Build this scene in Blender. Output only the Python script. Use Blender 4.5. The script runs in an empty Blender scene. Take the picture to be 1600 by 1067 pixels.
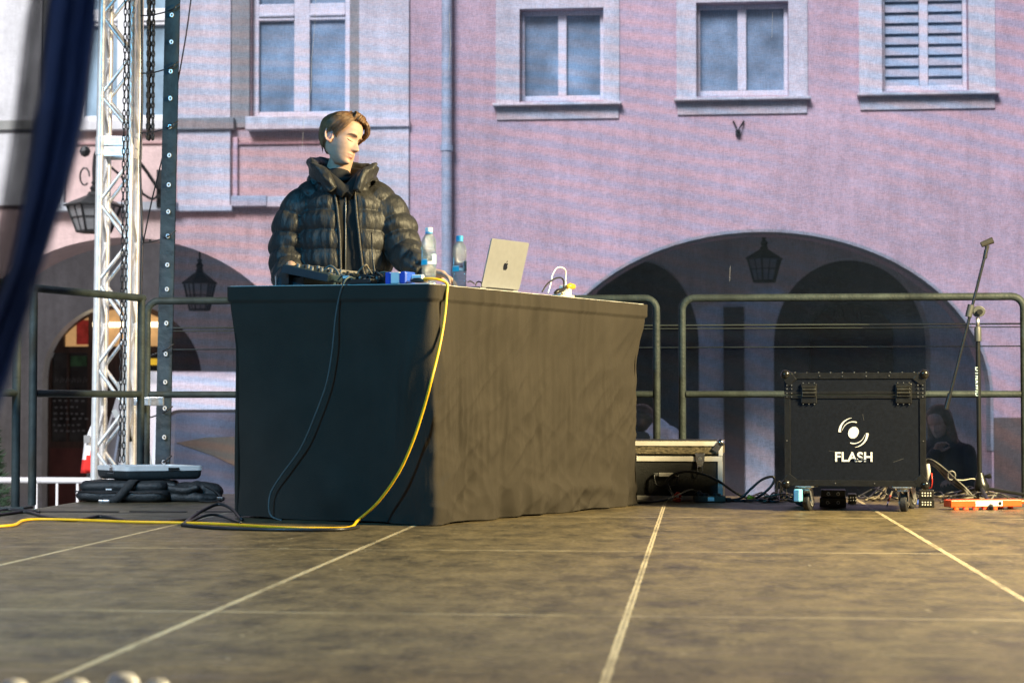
import bpy, bmesh, math, random
from mathutils import Vector, Matrix, noise
from mathutils.geometry import tessellate_polygon
random.seed(7)
R = math.radians
PI = math.pi
sc = bpy.context.scene
C = sc.collection

# ---------------------------------------------------------------- camera
FPX = 2994.0
CAMZ = 0.5
cam_d = bpy.data.cameras.new('camera'); cam = bpy.data.objects.new('camera', cam_d); C.objects.link(cam)
cam.location = (0, 0, CAMZ)
cam.rotation_euler = (R(90 + 1.88), 0, R(5.55))
cam_d.sensor_width = 36; cam_d.lens = 36 * FPX / 1600
cam_d.clip_end = 500; cam_d.clip_start = 0.05
cam_d.dof.use_dof = True; cam_d.dof.focus_distance = 8.9; cam_d.dof.aperture_fstop = 4.2
sc.camera = cam
# ---------------------------------------------------------------- world, sun, stage lamps, exposure
w = bpy.data.worlds.new('World'); sc.world = w; w.use_nodes = True
nt = w.node_tree; nt.nodes.clear()
out = nt.nodes.new('ShaderNodeOutputWorld'); bg = nt.nodes.new('ShaderNodeBackground')
sky = nt.nodes.new('ShaderNodeTexSky'); sky.sky_type = 'NISHITA'; sky.sun_disc = False
SUN_EL, SUN_AZ = 37, 196          # sun stands behind the camera, a little left
sky.sun_elevation = R(SUN_EL); sky.sun_rotation = R(SUN_AZ); sky.air_density = 1.0; sky.dust_density = 4.0
bg.inputs['Strength'].default_value = 0.05
nt.links.new(sky.outputs[0], bg.inputs[0]); nt.links.new(bg.outputs[0], out.inputs[0])
sun_d = bpy.data.lights.new('sun', 'SUN'); sun_d.energy = 3.95; sun_d.angle = R(22); sun_d.color = (.98, .97, 1.0)
sun = bpy.data.objects.new('sun', sun_d); C.objects.link(sun)
az = R(SUN_AZ); el = R(SUN_EL)
sdir = Vector((math.sin(az) * math.cos(el), math.cos(az) * math.cos(el), math.sin(el)))
sun.rotation_euler = (-sdir).to_track_quat('-Z', 'Y').to_euler()

def spot(name, loc, target, energy, color, angle=60, radius=.12, blend=.5):
    d = bpy.data.lights.new(name, 'SPOT'); d.energy = energy; d.color = color
    d.spot_size = R(angle); d.spot_blend = blend; d.shadow_soft_size = radius
    o = bpy.data.objects.new(name, d); C.objects.link(o); o.location = loc
    o.rotation_euler = (Vector(target) - Vector(loc)).to_track_quat('-Z', 'Y').to_euler()
    return o
# the stage lamps that light the DJ: warm from the right, cool from the left front
spot('warm_stage_lamp', (3.9, 7.2, 3.2), (0.2, 7.6, .3), 4400, (1.0, .80, .43), 110, .45)
spot('cool_stage_lamp', (-3.7, 3.3, 3.8), (-1.5, 7.6, .9), 820, (.06, .54, 1.0), 115, .18)
sc.view_settings.view_transform = 'Standard'; sc.view_settings.look = 'None'
sc.view_settings.gamma = 1; sc.view_settings.exposure = 0.35
sc.cycles.transparent_max_bounces = 16; sc.cycles.max_bounces = 8

RC = cam.rotation_euler.to_matrix()
CP = Vector((0, 0, CAMZ))
def ray(px, py): return RC @ Vector(((px - 800) / FPX, (533.5 - py) / FPX, -1))
def P(px, py, Y):
    r = ray(px, py); return CP + r * (Y / r.y)
def F(px, py, z=0):
    r = ray(px, py); return CP + r * ((z - CAMZ) / r.z)
def D(px, py, d): return CP + ray(px, py) * d
def proj(p):
    q = RC.transposed() @ (Vector(p) - CP)
    return (800 + FPX * q.x / -q.z, 533.5 - FPX * q.y / -q.z)

# ---------------------------------------------------------------- materials
MATS = {}
def mat(name, col, rough=.5, metal=0., var=.12, scale=18., bump=0., bscale=None, stretch=(1, 1, 1), spec=.5, emit=None, estr=1., sheen=0., alpha=None, trans=0., coat=0.):
    if name in MATS: return MATS[name]
    m = bpy.data.materials.new(name); m.use_nodes = True; MATS[name] = m
    n = m.node_tree.nodes; l = m.node_tree.links
    b = n['Principled BSDF']
    tc = n.new('ShaderNodeTexCoord'); mp = n.new('ShaderNodeMapping'); mp.inputs['Scale'].default_value = stretch
    l.new(tc.outputs['Object'], mp.inputs[0])
    nz = n.new('ShaderNodeTexNoise'); nz.inputs['Scale'].default_value = scale; nz.inputs['Detail'].default_value = 5
    l.new(mp.outputs[0], nz.inputs['Vector'])
    rp = n.new('ShaderNodeValToRGB')
    rp.color_ramp.elements[0].position = .3; rp.color_ramp.elements[1].position = .7
    rp.color_ramp.elements[0].color = (*[max(0, c * (1 - var)) for c in col], 1)
    rp.color_ramp.elements[1].color = (*[min(1, c * (1 + var)) for c in col], 1)
    l.new(nz.outputs[0], rp.inputs[0]); l.new(rp.outputs[0], b.inputs['Base Color'])
    b.inputs['Roughness'].default_value = rough; b.inputs['Metallic'].default_value = metal
    b.inputs['Specular IOR Level'].default_value = spec
    if sheen: b.inputs['Sheen Weight'].default_value = sheen; b.inputs['Sheen Roughness'].default_value = .5
    if coat: b.inputs['Coat Weight'].default_value = coat
    if trans: b.inputs['Transmission Weight'].default_value = trans
    if emit:
        b.inputs['Emission Color'].default_value = (*emit, 1); b.inputs['Emission Strength'].default_value = estr
    if bump:
        nb = n.new('ShaderNodeTexNoise'); nb.inputs['Scale'].default_value = bscale or scale * 4; nb.inputs['Detail'].default_value = 6
        l.new(mp.outputs[0], nb.inputs['Vector'])
        bp = n.new('ShaderNodeBump'); bp.inputs['Strength'].default_value = bump; bp.inputs['Distance'].default_value = .02
        l.new(nb.outputs[0], bp.inputs['Height']); l.new(bp.outputs[0], b.inputs['Normal'])
    if alpha is not None: b.inputs['Alpha'].default_value = alpha
    return m
def N(m, t): return m.node_tree.nodes.new(t)
def L(m, a, b): m.node_tree.links.new(a, b)
def math_node(m, op, a, b=None, clamp=False):
    x = N(m, 'ShaderNodeMath'); x.operation = op; x.use_clamp = clamp
    for i, v in enumerate((a, b)):
        if v is None: continue
        if hasattr(v, 'is_output') or isinstance(v, bpy.types.NodeSocket): L(m, v, x.inputs[i])
        else: x.inputs[i].default_value = v
    return x.outputs[0]

# ---------------------------------------------------------------- mesh builder
class MB:
    def __init__(s): s.v = []; s.f = []; s.mi = []; s.cur = 0
    def add(s, vs, fs):
        o = len(s.v); s.v += [tuple(v) for v in vs]
        for f in fs: s.f.append(tuple(i + o for i in f)); s.mi.append(s.cur)
        return s
    def box(s, c, d, rot=None):
        hx, hy, hz = d[0] / 2, d[1] / 2, d[2] / 2
        vs = [Vector((x, y, z)) for x in (-hx, hx) for y in (-hy, hy) for z in (-hz, hz)]
        if rot is not None: vs = [rot @ v for v in vs]
        c = Vector(c); vs = [v + c for v in vs]
        return s.add(vs, [(0, 1, 3, 2), (4, 6, 7, 5), (0, 4, 5, 1), (2, 3, 7, 6), (0, 2, 6, 4), (1, 5, 7, 3)])
    def loft(s, rings, cap0=True, cap1=True, closed=True):
        n = len(rings[0]); vs = [p for r in rings for p in r]; fs = []
        for i in range(len(rings) - 1):
            for j in range(n if closed else n - 1):
                a = i * n + j; b = i * n + (j + 1) % n
                fs.append((a, b, b + n, a + n))
        if cap0: fs.append(tuple(range(n - 1, -1, -1)))
        if cap1: fs.append(tuple(range((len(rings) - 1) * n, len(rings) * n)))
        return s.add(vs, fs)
    def tube(s, pts, r, n=8, cap=True, closed=False):
        pts = [Vector(p) for p in pts]
        rr = r if isinstance(r, (list, tuple)) else [r] * len(pts)
        rings = []; up = None
        for i, p in enumerate(pts):
            if closed: t = pts[(i + 1) % len(pts)] - pts[i - 1]
            else: t = pts[min(i + 1, len(pts) - 1)] - pts[max(i - 1, 0)]
            if t.length < 1e-9: t = Vector((0, 0, 1))
            t.normalize()
            if up is None:
                up = Vector((0, 0, 1)) if abs(t.z) < .9 else Vector((1, 0, 0))
            a = up - t * up.dot(t)
            if a.length < 1e-6: a = t.orthogonal()
            a.normalize(); up = a; b = t.cross(a)
            rings.append([p + (a * math.cos(2 * PI * k / n) + b * math.sin(2 * PI * k / n)) * rr[i] for k in range(n)])
        if closed: rings.append(rings[0]); return s.loft(rings, False, False)
        return s.loft(rings, cap, cap)
    def cyl(s, p0, p1, r, n=16): return s.tube([p0, p1], r, n)
    def capsule(s, p0, p1, r0, r1, n=16):
        p0 = Vector(p0); p1 = Vector(p1); t = (p1 - p0)
        ln = t.length; t = t / ln if ln > 1e-6 else Vector((0, 0, 1))
        pts = []; rs = []
        for k in range(5):
            a = -PI / 2 + (PI / 2) * k / 4.
            pts.append(p0 + t * (r0 * math.sin(a))); rs.append(max(r0 * math.cos(a), 1e-4))
        for k in range(5):
            a = (PI / 2) * k / 4.
            pts.append(p1 + t * (r1 * math.sin(a))); rs.append(max(r1 * math.cos(a), 1e-4))
        return s.tube(pts, rs, n)
    def chain_caps(s, pts, rs, n=16):
        for i in range(len(pts) - 1): s.capsule(pts[i], pts[i + 1], rs[i], rs[i + 1], n)
        return s
    def lathe(s, prof, c=(0, 0, 0), n=24, axis=None):
        c = Vector(c); q = Matrix.Identity(3) if axis is None else Vector(axis).to_track_quat('Z', 'Y').to_matrix()
        rings = [[c + q @ Vector((max(r, 1e-4) * math.cos(2 * PI * k / n), max(r, 1e-4) * math.sin(2 * PI * k / n), z)) for k in range(n)] for r, z in prof]
        return s.loft(rings)
    def sphere(s, c, r, n=16, sc_=(1, 1, 1), rot=None):
        c = Vector(c); rings = []
        m = n // 2
        for i in range(m + 1):
            a = -PI / 2 + PI * i / m
            rr = max(math.cos(a), 1e-3)
            ring = [Vector((rr * math.cos(2 * PI * k / n) * r * sc_[0], rr * math.sin(2 * PI * k / n) * r * sc_[1], math.sin(a) * r * sc_[2])) for k in range(n)]
            if rot is not None: ring = [rot @ v for v in ring]
            rings.append([v + c for v in ring])
        return s.loft(rings)
    def prism(s, poly, holes, y0, y1, T=None):
        """polygon (x,z) with holes, extruded in y from y0 (front) to y1"""
        loops = [poly] + list(holes)
        vecs = [[Vector((a, b, 0)) for a, b in lp] for lp in loops]
        tris = tessellate_polygon(vecs)
        flat = [p for lp in loops for p in lp]; n = len(flat)
        vs = [Vector((a, y0, b)) for a, b in flat] + [Vector((a, y1, b)) for a, b in flat]
        fs = [tuple(t) for t in tris] + [tuple(i + n for i in reversed(t)) for t in tris]
        o = 0
        for lp in loops:
            k = len(lp)
            for i in range(k):
                a = o + i; b = o + (i + 1) % k; fs.append((a, b, b + n, a + n))
            o += k
        if T is not None: vs = [T @ v for v in vs]
        return s.add(vs, fs)
    def xform(s, M):
        s.v = [tuple(M @ Vector(v)) for v in s.v]; return s
    def build(s, name, mats, parent=None, smooth=False, bevel=0, loc=None, fix=True, angle=None):
        me = bpy.data.meshes.new(name); me.from_pydata([tuple(v) for v in s.v], [], s.f)
        if not isinstance(mats, (list, tuple)): mats = [mats]
        for m in mats: me.materials.append(m)
        if len(mats) > 1: me.polygons.foreach_set('material_index', s.mi)
        if fix:
            bm = bmesh.new(); bm.from_mesh(me); bmesh.ops.recalc_face_normals(bm, faces=bm.faces); bm.to_mesh(me); bm.free()
        if smooth:
            me.polygons.foreach_set('use_smooth', [True] * len(me.polygons))
            if angle: me.set_sharp_from_angle(angle=R(angle))
        me.update()
        o = bpy.data.objects.new(name, me); C.objects.link(o)
        if bevel:
            b = o.modifiers.new('bevel', 'BEVEL'); b.width = bevel; b.segments = 2; b.limit_method = 'ANGLE'; b.angle_limit = R(40)
        if parent is not None:
            o.parent = parent
            o.matrix_parent_inverse = Matrix.Identity(4)
            if loc is None: # geometry was given in world coordinates when the parent says so
                if parent.get('_w'): o.matrix_parent_inverse = parent_world(parent).inverted()
        if loc is not None: o.location = loc
        return o
def parent_world(o):
    M = Matrix.LocRotScale(o.location, o.rotation_euler, o.scale)
    return M if o.parent is None else parent_world(o.parent) @ o.matrix_parent_inverse @ M
WORLDP = set()
def thing(name, label, cat, loc=(0, 0, 0), rz=0, group=None, local=False):
    o = bpy.data.objects.new(name, None); C.objects.link(o); o.empty_display_size = .1
    o.location = loc; o.rotation_euler = (0, 0, rz); o['label'] = label; o['category'] = cat
    if group: o['group'] = group
    if not local: WORLDP.add(o.name)
    return o
_oldbuild = MB.build
def build(s, name, mats, parent=None, **k):
    o = _oldbuild(s, name, mats, parent, **k)
    if parent is not None and parent.name in WORLDP and k.get('loc') is None:
        o.matrix_parent_inverse = parent_world(parent).inverted(); WORLDP.add(o.name)
    return o
MB.build = build
def tag(o, label, cat, group=None):
    o['label'] = label; o['category'] = cat
    if group: o['group'] = group
    return o
def struct(o, label=None, cat=None):
    o['kind'] = 'structure'
    if label: o['label'] = label
    if cat: o['category'] = cat
    return o
def base_origin(o):
    """put a world-coordinate mesh object's origin at its foot"""
    me = o.data; xs = [v.co for v in me.vertices]
    c = Vector((sum(v.x for v in xs) / len(xs), sum(v.y for v in xs) / len(xs), min(v.z for v in xs)))
    me.transform(Matrix.Translation(-c)); o.location = c
    return o
def cat_rom(pts, k=8):
    pts = [Vector(p) for p in pts]; out = []
    P_ = [pts[0] * 2 - pts[1]] + pts + [pts[-1] * 2 - pts[-2]]
    for i in range(1, len(P_) - 2):
        a, b, c, d = P_[i - 1], P_[i], P_[i + 1], P_[i + 2]
        for j in range(k):
            t = j / k
            out.append(.5 * ((2 * b) + (c - a) * t + (2 * a - 5 * b + 4 * c - d) * t * t + (3 * b - a - 3 * c + d) * t ** 3))
    out.append(pts[-1]); return out
def ribbon(mb, pts, w, th, side):
    rings = []
    for i, p in enumerate(pts):
        p = Vector(p); t_ = (Vector(pts[min(len(pts) - 1, i + 1)]) - Vector(pts[max(0, i - 1)])).normalized(); s_ = Vector(side); s_ = (s_ - t_ * s_.dot(t_)).normalized(); n_ = t_.cross(s_)
        rings.append([p + s_ * w + n_ * th, p - s_ * w + n_ * th, p - s_ * w - n_ * th, p + s_ * w - n_ * th])
    return mb.loft(rings)
def blend(mb, voxel, iters=2, fac=.5):
    """union of everything in mb as one continuous surface"""
    me = bpy.data.meshes.new('tmp'); me.from_pydata([tuple(v) for v in mb.v], [], mb.f)
    bm = bmesh.new(); bm.from_mesh(me); bmesh.ops.recalc_face_normals(bm, faces=bm.faces); bm.to_mesh(me); bm.free()
    o = bpy.data.objects.new('tmp', me); C.objects.link(o)
    r = o.modifiers.new('r', 'REMESH'); r.mode = 'VOXEL'; r.voxel_size = voxel; r.adaptivity = 0
    if iters:
        s_ = o.modifiers.new('s', 'SMOOTH'); s_.factor = fac; s_.iterations = iters
    dg = bpy.context.evaluated_depsgraph_get(); dg.update()
    me2 = bpy.data.meshes.new_from_object(o.evaluated_get(dg), depsgraph=dg)
    bpy.data.objects.remove(o); bpy.data.meshes.remove(me)
    out = MB(); out.v = [tuple(v.co) for v in me2.vertices]; out.f = [tuple(p.vertices) for p in me2.polygons]; out.mi = [0] * len(out.f)
    bpy.data.meshes.remove(me2)
    return out
def text_mesh(txt, size, bold=0., depth=.001, spacing=1., shear=0.):
    cu = bpy.data.curves.new('t', 'FONT'); cu.body = txt; cu.size = size; cu.offset = bold; cu.extrude = depth
    cu.align_x = 'CENTER'; cu.align_y = 'CENTER'; cu.space_character = spacing; cu.shear = shear
    o = bpy.data.objects.new('t', cu); C.objects.link(o)
    dg = bpy.context.evaluated_depsgraph_get(); dg.update()
    me = bpy.data.meshes.new_from_object(o.evaluated_get(dg), depsgraph=dg)
    mb = MB(); mb.v = [tuple(v.co) for v in me.vertices]; mb.f = [tuple(p.vertices) for p in me.polygons]; mb.mi = [0] * len(mb.f)
    bpy.data.objects.remove(o); bpy.data.meshes.remove(me)
    return mb
def frame_at(o, xdir, zdir):
    """matrix: local x->xdir, local y->zdir (up), local z->towards viewer"""
    x = Vector(xdir).normalized(); y = Vector(zdir).normalized(); z = x.cross(y)
    M = Matrix((x, y, z)).transposed().to_4x4(); M.translation = Vector(o); return M

# ---- shared materials
M_metal = mat('aluminium', (.62, .63, .64), .34, .9, .10, 30, .15, 120)
M_truss = mat('truss_aluminium', (.72, .73, .72), .42, .55, .10, 22, .1, 90)
M_rail = mat('grey_painted_steel', (.030, .040, .040), .55, 0, .3, 14, .2, 70, spec=.25)
M_steel = mat('zinc_steel', (.45, .46, .47), .38, .85, .2, 25, .1)
M_black = mat('black_plastic', (.012, .013, .014), .38, 0, .3, 40, .1)
M_rubber = mat('black_rubber', (.015, .015, .016), .65, 0, .35, 30, .2)
M_chrome = mat('chrome', (.75, .75, .78), .18, 1., .1, 20)
M_cable = mat('cable_black', (.018, .018, .02), .42, 0, .3, 30)
M_yellow = mat('cable_yellow', (.72, .42, .01), .42, 0, .1, 30)
M_white = mat('white_plastic', (.8, .8, .78), .35, 0, .04, 20)
M_grey = mat('grey_plastic', (.2, .2, .2), .5, 0, .15, 20)
M_label = mat('white_print', (.75, .75, .74), .6, 0, .12, 120)
M_red = mat('red_plastic', (.55, .03, .015), .4, 0, .1, 20)

# ================================================================= SETTING
YF = 20.0            # facade plane
GZ = -1.2            # square level, the stage stands 1.2 m above it
X0 = -0.17           # a deck joint
# --- ground
g = MB(); g.add([(-60, -30, GZ), (60, -30, GZ), (60, 60, GZ), (-60, 60, GZ)], [(0, 1, 2, 3)])
mg = mat('cobbles', (.20, .20, .20), .8, 0, .3, 3, .5, 14)
struct(g.build('ground', mg))
# --- unseen houses added behind the camera to block low sky from the stage
oh = MB()
for k in range(9):
    x = -34 + k * 8.2; h = 12.5 + (k * 37 % 5) * .8
    oh.box((x, -31, GZ + h / 2), (8.15, 9, h)); oh.prism([(x - 4.1, GZ + h + .02), (x + 4.1, GZ + h + .02), (x + 2.6, GZ + h + 3), (x - 2.6, GZ + h + 3)], [], -35.4, -26.6)
    for r_ in range(3):
        for c_ in range(3): oh.box((x - 2.6 + c_ * 2.6, -26.5, GZ + 2.2 + r_ * 3.4), (1.1, .1, 1.7))
struct(oh.build('sky_block_houses', mat('sky_block_plaster', (.20, .18, .16), .9, 0, .3, .2)))
# --- stage floor: one sheet of 1 x 2 m decks, joints in the material
def floor_mat():
    m = mat('deck_plywood', (.10, .083, .065), .5)
    n = m.node_tree.nodes; l = m.node_tree.links
    b = n['Principled BSDF']
    tc = n.new('ShaderNodeTexCoord'); sx = n.new('ShaderNodeSeparateXYZ'); l.new(tc.outputs['Object'], sx.inputs[0])
    X = sx.outputs[0]; Y = sx.outputs[1]
    def nz(scale, st, detail=6, rough=.6, dist=0):
        mp = n.new('ShaderNodeMapping'); mp.inputs['Scale'].default_value = st; l.new(tc.outputs['Object'], mp.inputs[0])
        t = n.new('ShaderNodeTexNoise'); t.inputs['Scale'].default_value = scale; t.inputs['Detail'].default_value = detail; t.inputs['Roughness'].default_value = rough
        t.inputs['Distortion'].default_value = dist
        l.new(mp.outputs[0], t.inputs['Vector']); return t.outputs[0]
    def ramp(src, p0, p1, c0=(0, 0, 0, 1), c1=(1, 1, 1, 1)):
        r = n.new('ShaderNodeValToRGB'); r.color_ramp.elements[0].position = p0; r.color_ramp.elements[1].position = p1
        r.color_ramp.elements[0].color = c0; r.color_ramp.elements[1].color = c1; l.new(src, r.inputs[0]); return r.outputs[0]
    def mix(fac, a, bb, mode='MIX'):
        x = n.new('ShaderNodeMix'); x.data_type = 'RGBA'; x.blend_type = mode
        if isinstance(fac, float): x.inputs[0].default_value = fac
        else: l.new(fac, x.inputs[0])
        for i, v in ((6, a), (7, bb)):
            if isinstance(v, tuple): x.inputs[i].default_value = v
            else: l.new(v, x.inputs[i])
        return x.outputs[2]
    # grain runs across the stage
    grain = nz(5.0, (1.5, .8, 1), 12, .80)
    base = ramp(grain, .37, .62, (.013, .0115, .008, 1), (.135, .104, .054, 1))
    blot = ramp(nz(1.4, (2.2, 1, 1), 9, .74, .6), .44, .58)
    base = mix(math_node(m, 'MULTIPLY', blot, .32), base, (.135, .104, .052, 1))
    fine = ramp(nz(30, (2.4, .9, 1), 9, .92), .38, .62, (.45, .45, .45, 1), (1.45, 1.45, 1.45, 1))
    base = mix(1., base, fine, 'MULTIPLY')
    # short pale scuffs and specks
    sc1 = ramp(nz(8, (2.5, 1, 1), 5, .75, 1.2), .64, .70)
    base = mix(math_node(m, 'MULTIPLY', sc1, .45), base, (.36, .32, .22, 1))
    vo = n.new('ShaderNodeTexVoronoi'); vo.inputs['Scale'].default_value = 5.5; l.new(tc.outputs['Object'], vo.inputs['Vector'])
    sp = math_node(m, 'LESS_THAN', vo.outputs['Distance'], .030)
    base = mix(math_node(m, 'MULTIPLY', sp, .6), base, (.5, .42, .27, 1))
    # joints
    def dist_to(coord, off, period):
        a = math_node(m, 'ADD', coord, off)
        a = math_node(m, 'DIVIDE', a, period); a = math_node(m, 'FRACT', a)
        a = math_node(m, 'SUBTRACT', a, .5); a = math_node(m, 'ABSOLUTE', a)
        return math_node(m, 'MULTIPLY', a, period)
    wob = math_node(m, 'MULTIPLY', math_node(m, 'SUBTRACT', nz(7, (1, 1, 1), 4), .5), .007)
    dx = math_node(m, 'ADD', dist_to(X, 100 - X0 + .5, 1.0), wob)
    dy = math_node(m, 'ADD', dist_to(Y, 100 - 0.56 + 1.0, 2.0), wob)
    lx = math_node(m, 'LESS_THAN', dx, .0085); ly = math_node(m, 'LESS_THAN', dy, .011)
    wear = ramp(nz(3.1, (1, 1, 1), 6, .7), .34, .5)
    lxw = math_node(m, 'MULTIPLY', lx, math_node(m, 'ADD', math_node(m, 'MULTIPLY', wear, .5), .28), True)
    lyw = math_node(m, 'MULTIPLY', ly, math_node(m, 'ADD', math_node(m, 'MULTIPLY', ramp(nz(2.3, (1, .2, 1), 6, .7), .42, .6), .42), .10), True)
    base = mix(lxw, base, (.52, .44, .28, 1)); base = mix(lyw, base, (.48, .41, .27, 1))
    cr = math_node(m, 'LESS_THAN', dx, .0016); base = mix(math_node(m, 'MULTIPLY', cr, .7), base, (.03, .025, .02, 1))
    l.new(base, b.inputs['Base Color'])
    rr = n.new('ShaderNodeMapRange'); l.new(nz(4, (1, 4, 1), 6, .65), rr.inputs[0]); rr.inputs[1].default_value = .3; rr.inputs[2].default_value = .7
    rr.inputs[3].default_value = .36; rr.inputs[4].default_value = .62; l.new(rr.outputs[0], b.inputs['Roughness'])
    bp = n.new('ShaderNodeBump'); bp.inputs['Strength'].default_value = .25; bp.inputs['Distance'].default_value = .004
    hs = math_node(m, 'ADD', nz(90, (1, 2, 1), 3), math_node(m, 'MULTIPLY', nz(5, (1, 3, 1), 4), 2.0))
    l.new(hs, bp.inputs['Height']); l.new(bp.outputs[0], b.inputs['Normal'])
    return m
YB = 10.56; XL = -3.17; XR = 5.83; YFR = 2.56
fl = MB(); fl.box(((XL + XR) / 2, (YFR + YB) / 2, -.06), (XR - XL, YB - YFR, .12))
stage = fl.build('stage_floor', floor_mat()); struct(stage)
leg_mb = MB()
for x in range(-3, 7, 1):
    for y in (2.7, 4.6, 6.5, 8.5, 10.4): leg_mb.cyl((x + .02 if x < 5.8 else 5.7, y, GZ), (x + .02 if x < 5.8 else 5.7, y, -.121), .024, 8)
struct(leg_mb.build('stage_legs', M_metal))

def roof():  # out of view; stretched forward, fascias added to keep sky and sun off the stage
    t = thing('shade_roof', 'unseen black canopy on beams, extended over the stage to shade it', 'shading roof', (1.2, 6.6, 5.3))
    b = MB()
    fz = MB(); fz.box((1.35, -3.0, 4.2), (10.5, .02, 2.4)); fz.box((-3.9, 4.3, 4.35), (.02, 14.6, 1.9)); fz.box((6.6, 4.3, 4.35), (.02, 14.6, 1.9)); fz.build('shade_fascia', mat('canopy_black', (.03, .03, .032), .7), t)
    prof = [(-3.9, 5.3), (1.2, 6.1), (6.6, 5.3)]
    for k in range(2):
        a, c = prof[k], prof[k + 1]
        b.add([(a[0], -3.0, a[1]), (c[0], -3.0, c[1]), (c[0], 11.6, c[1]), (a[0], 11.6, a[1]), (a[0], -3.0, a[1] + .02), (c[0], -3.0, c[1] + .02), (c[0], 11.6, c[1] + .02), (a[0], 11.6, a[1] + .02)],
              [(0, 1, 2, 3), (7, 6, 5, 4), (0, 4, 5, 1), (3, 2, 6, 7), (0, 3, 7, 4), (1, 5, 6, 2)])
    b.build('canopy', mat('canopy_black', (.03, .03, .032), .7), t)
    for y in (-2.9, 11.5):
        q = MB(); q.cyl((-3.9, y, 5.26), (6.6, y, 5.26), .04, 8); q.build('beam', M_truss, t)
roof()

# --- plaster materials
def plaster(name, col, var=.10):
    if name in MATS: return MATS[name]
    m = mat(name, col, .85, 0, var, 1.6, .35, 45)
    n = m.node_tree.nodes; l = m.node_tree.links; b = n['Principled BSDF']; src = b.inputs['Base Color'].links[0].from_socket
    tc = n.new('ShaderNodeTexCoord')
    for scl, st_, lo_, hi_ in ((3.0, (3, 3, .35), .90, 1.05), (11, (1, 1, 1), .90, 1.06), (.7, (1, 1, 1), .88, 1.08)):
        mp = n.new('ShaderNodeMapping'); mp.inputs['Scale'].default_value = st_; l.new(tc.outputs['Object'], mp.inputs[0])
        t = n.new('ShaderNodeTexNoise'); t.inputs['Scale'].default_value = scl; t.inputs['Detail'].default_value = 7; t.inputs['Roughness'].default_value = .7; l.new(mp.outputs[0], t.inputs['Vector'])
        r = n.new('ShaderNodeMapRange'); r.inputs[1].default_value = .35; r.inputs[2].default_value = .62; r.inputs[3].default_value = lo_; r.inputs[4].default_value = hi_; l.new(t.outputs[0], r.inputs[0])
        x = n.new('ShaderNodeMix'); x.data_type = 'RGBA'; x.blend_type = 'MULTIPLY'; x.inputs[0].default_value = 1
        l.new(src, x.inputs[6]); l.new(r.outputs[0], x.inputs[7]); src = x.outputs[2]
    l.new(src, b.inputs['Base Color']); return m
M_pink = plaster('pink_plaster', (.56, .42, .41))
M_mauve = plaster('mauve_plaster', (.55, .43, .475))
M_cream = plaster('pale_plaster', (.60, .61, .64))
M_greyp = plaster('grey_plaster', (.30, .31, .30))
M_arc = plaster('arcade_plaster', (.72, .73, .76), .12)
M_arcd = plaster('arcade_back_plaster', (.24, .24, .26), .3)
M_wframe = mat('window_white', (.66, .68, .72), .4, 0, .05, 9)
M_wood = mat('brown_door_wood', (.06, .03, .022), .5, 0, .35, 5, .2, 40, (6, 6, 1))
def glass_mat(name, col, var=.5):
    return mat(name, col, .12, 0, var, 2.2, spec=.7)
M_pane = glass_mat('window_glass', (.23, .33, .42), .45)  # uneven pane colour painted in for varied reflections
M_dark = mat('dark_interior', (.012, .012, .013), .9, 0, .4, 2)

def pt(px, py, Y=YF):
    p = P(px, py, Y); return (p.x, p.z)
def rect(x0, y0, x1, y1, Y=YF):
    a = pt((x0 + x1) / 2, y1, Y); b_ = pt((x0 + x1) / 2, y0, Y)
    l_ = pt(x0, (y0 + y1) / 2, Y)[0]; r_ = pt(x1, (y0 + y1) / 2, Y)[0]
    return (l_, a[1], r_, b_[1])      # xmin zmin xmax zmax
def hole(r): return [(r[0], r[1]), (r[0], r[3]), (r[2], r[3]), (r[2], r[1])]
def arch_pts(cx, zs, a, b, zb, n=40, p=2.0):
    """outline going from right foot over the top to the left foot"""
    pts = [(cx + a, zb)]
    for k in range(n + 1):
        t = PI * k / n; c_, s_ = math.cos(t), math.sin(t)
        pts.append((cx + a * math.copysign(abs(c_) ** (2 / p), c_), zs + b * abs(s_) ** (2 / p)))
    pts.append((cx - a, zb)); return pts
XD = pt(640, 300)[0]              # where the pale house meets the mauve one
ZT = 7.6
ar = pt(1190, 620); arx = ar[0]; azr = pt(1190, 620)[1]; ara = pt(1548, 500)[0] - arx; arb = pt(1190, 361)[1] - azr
al = pt(190, 620); alx = al[0]; ala = pt(480, 500)[0] - alx; alb = pt(190, 371)[1] - azr
# ---- mauve house on the right
mh = thing('mauve_town_house', 'mauve plastered old house with white framed windows over a wide arcade arch', 'house', (3.0, YF, GZ))
wr = [rect(812, 14, 943, 158), rect(1088, 4, 1232, 150), rect(1378, -22, 1513, 142)]
xr = 9.6
rarch = arch_pts(arx, azr, ara, arb, GZ)
outer = [(XD, GZ)] + rarch[::-1] + [(xr, GZ), (xr, ZT), (XD, ZT)]
tall = [rect(a, b_ - 0, c_, d_) for (a, b_, c_, d_) in ((812, 14, 943, 158), (1088, 4, 1232, 150), (1378, -22, 1513, 142))]
MB().prism(outer, [hole(r) for r in tall], YF, YF + .75).build('wall', M_mauve, mh)
# stone plinth of the right pier
pr = rect(1550, 652, 1760, 900)
MB().box(((pr[0] + pr[2]) / 2 + .02, YF - .03, (GZ + pr[3]) / 2), (pr[2] - pr[0], .06, pr[3] - GZ)).build('plinth', plaster('stone_plinth', (.16, .12, .10), .3), mh, bevel=.01)
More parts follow.
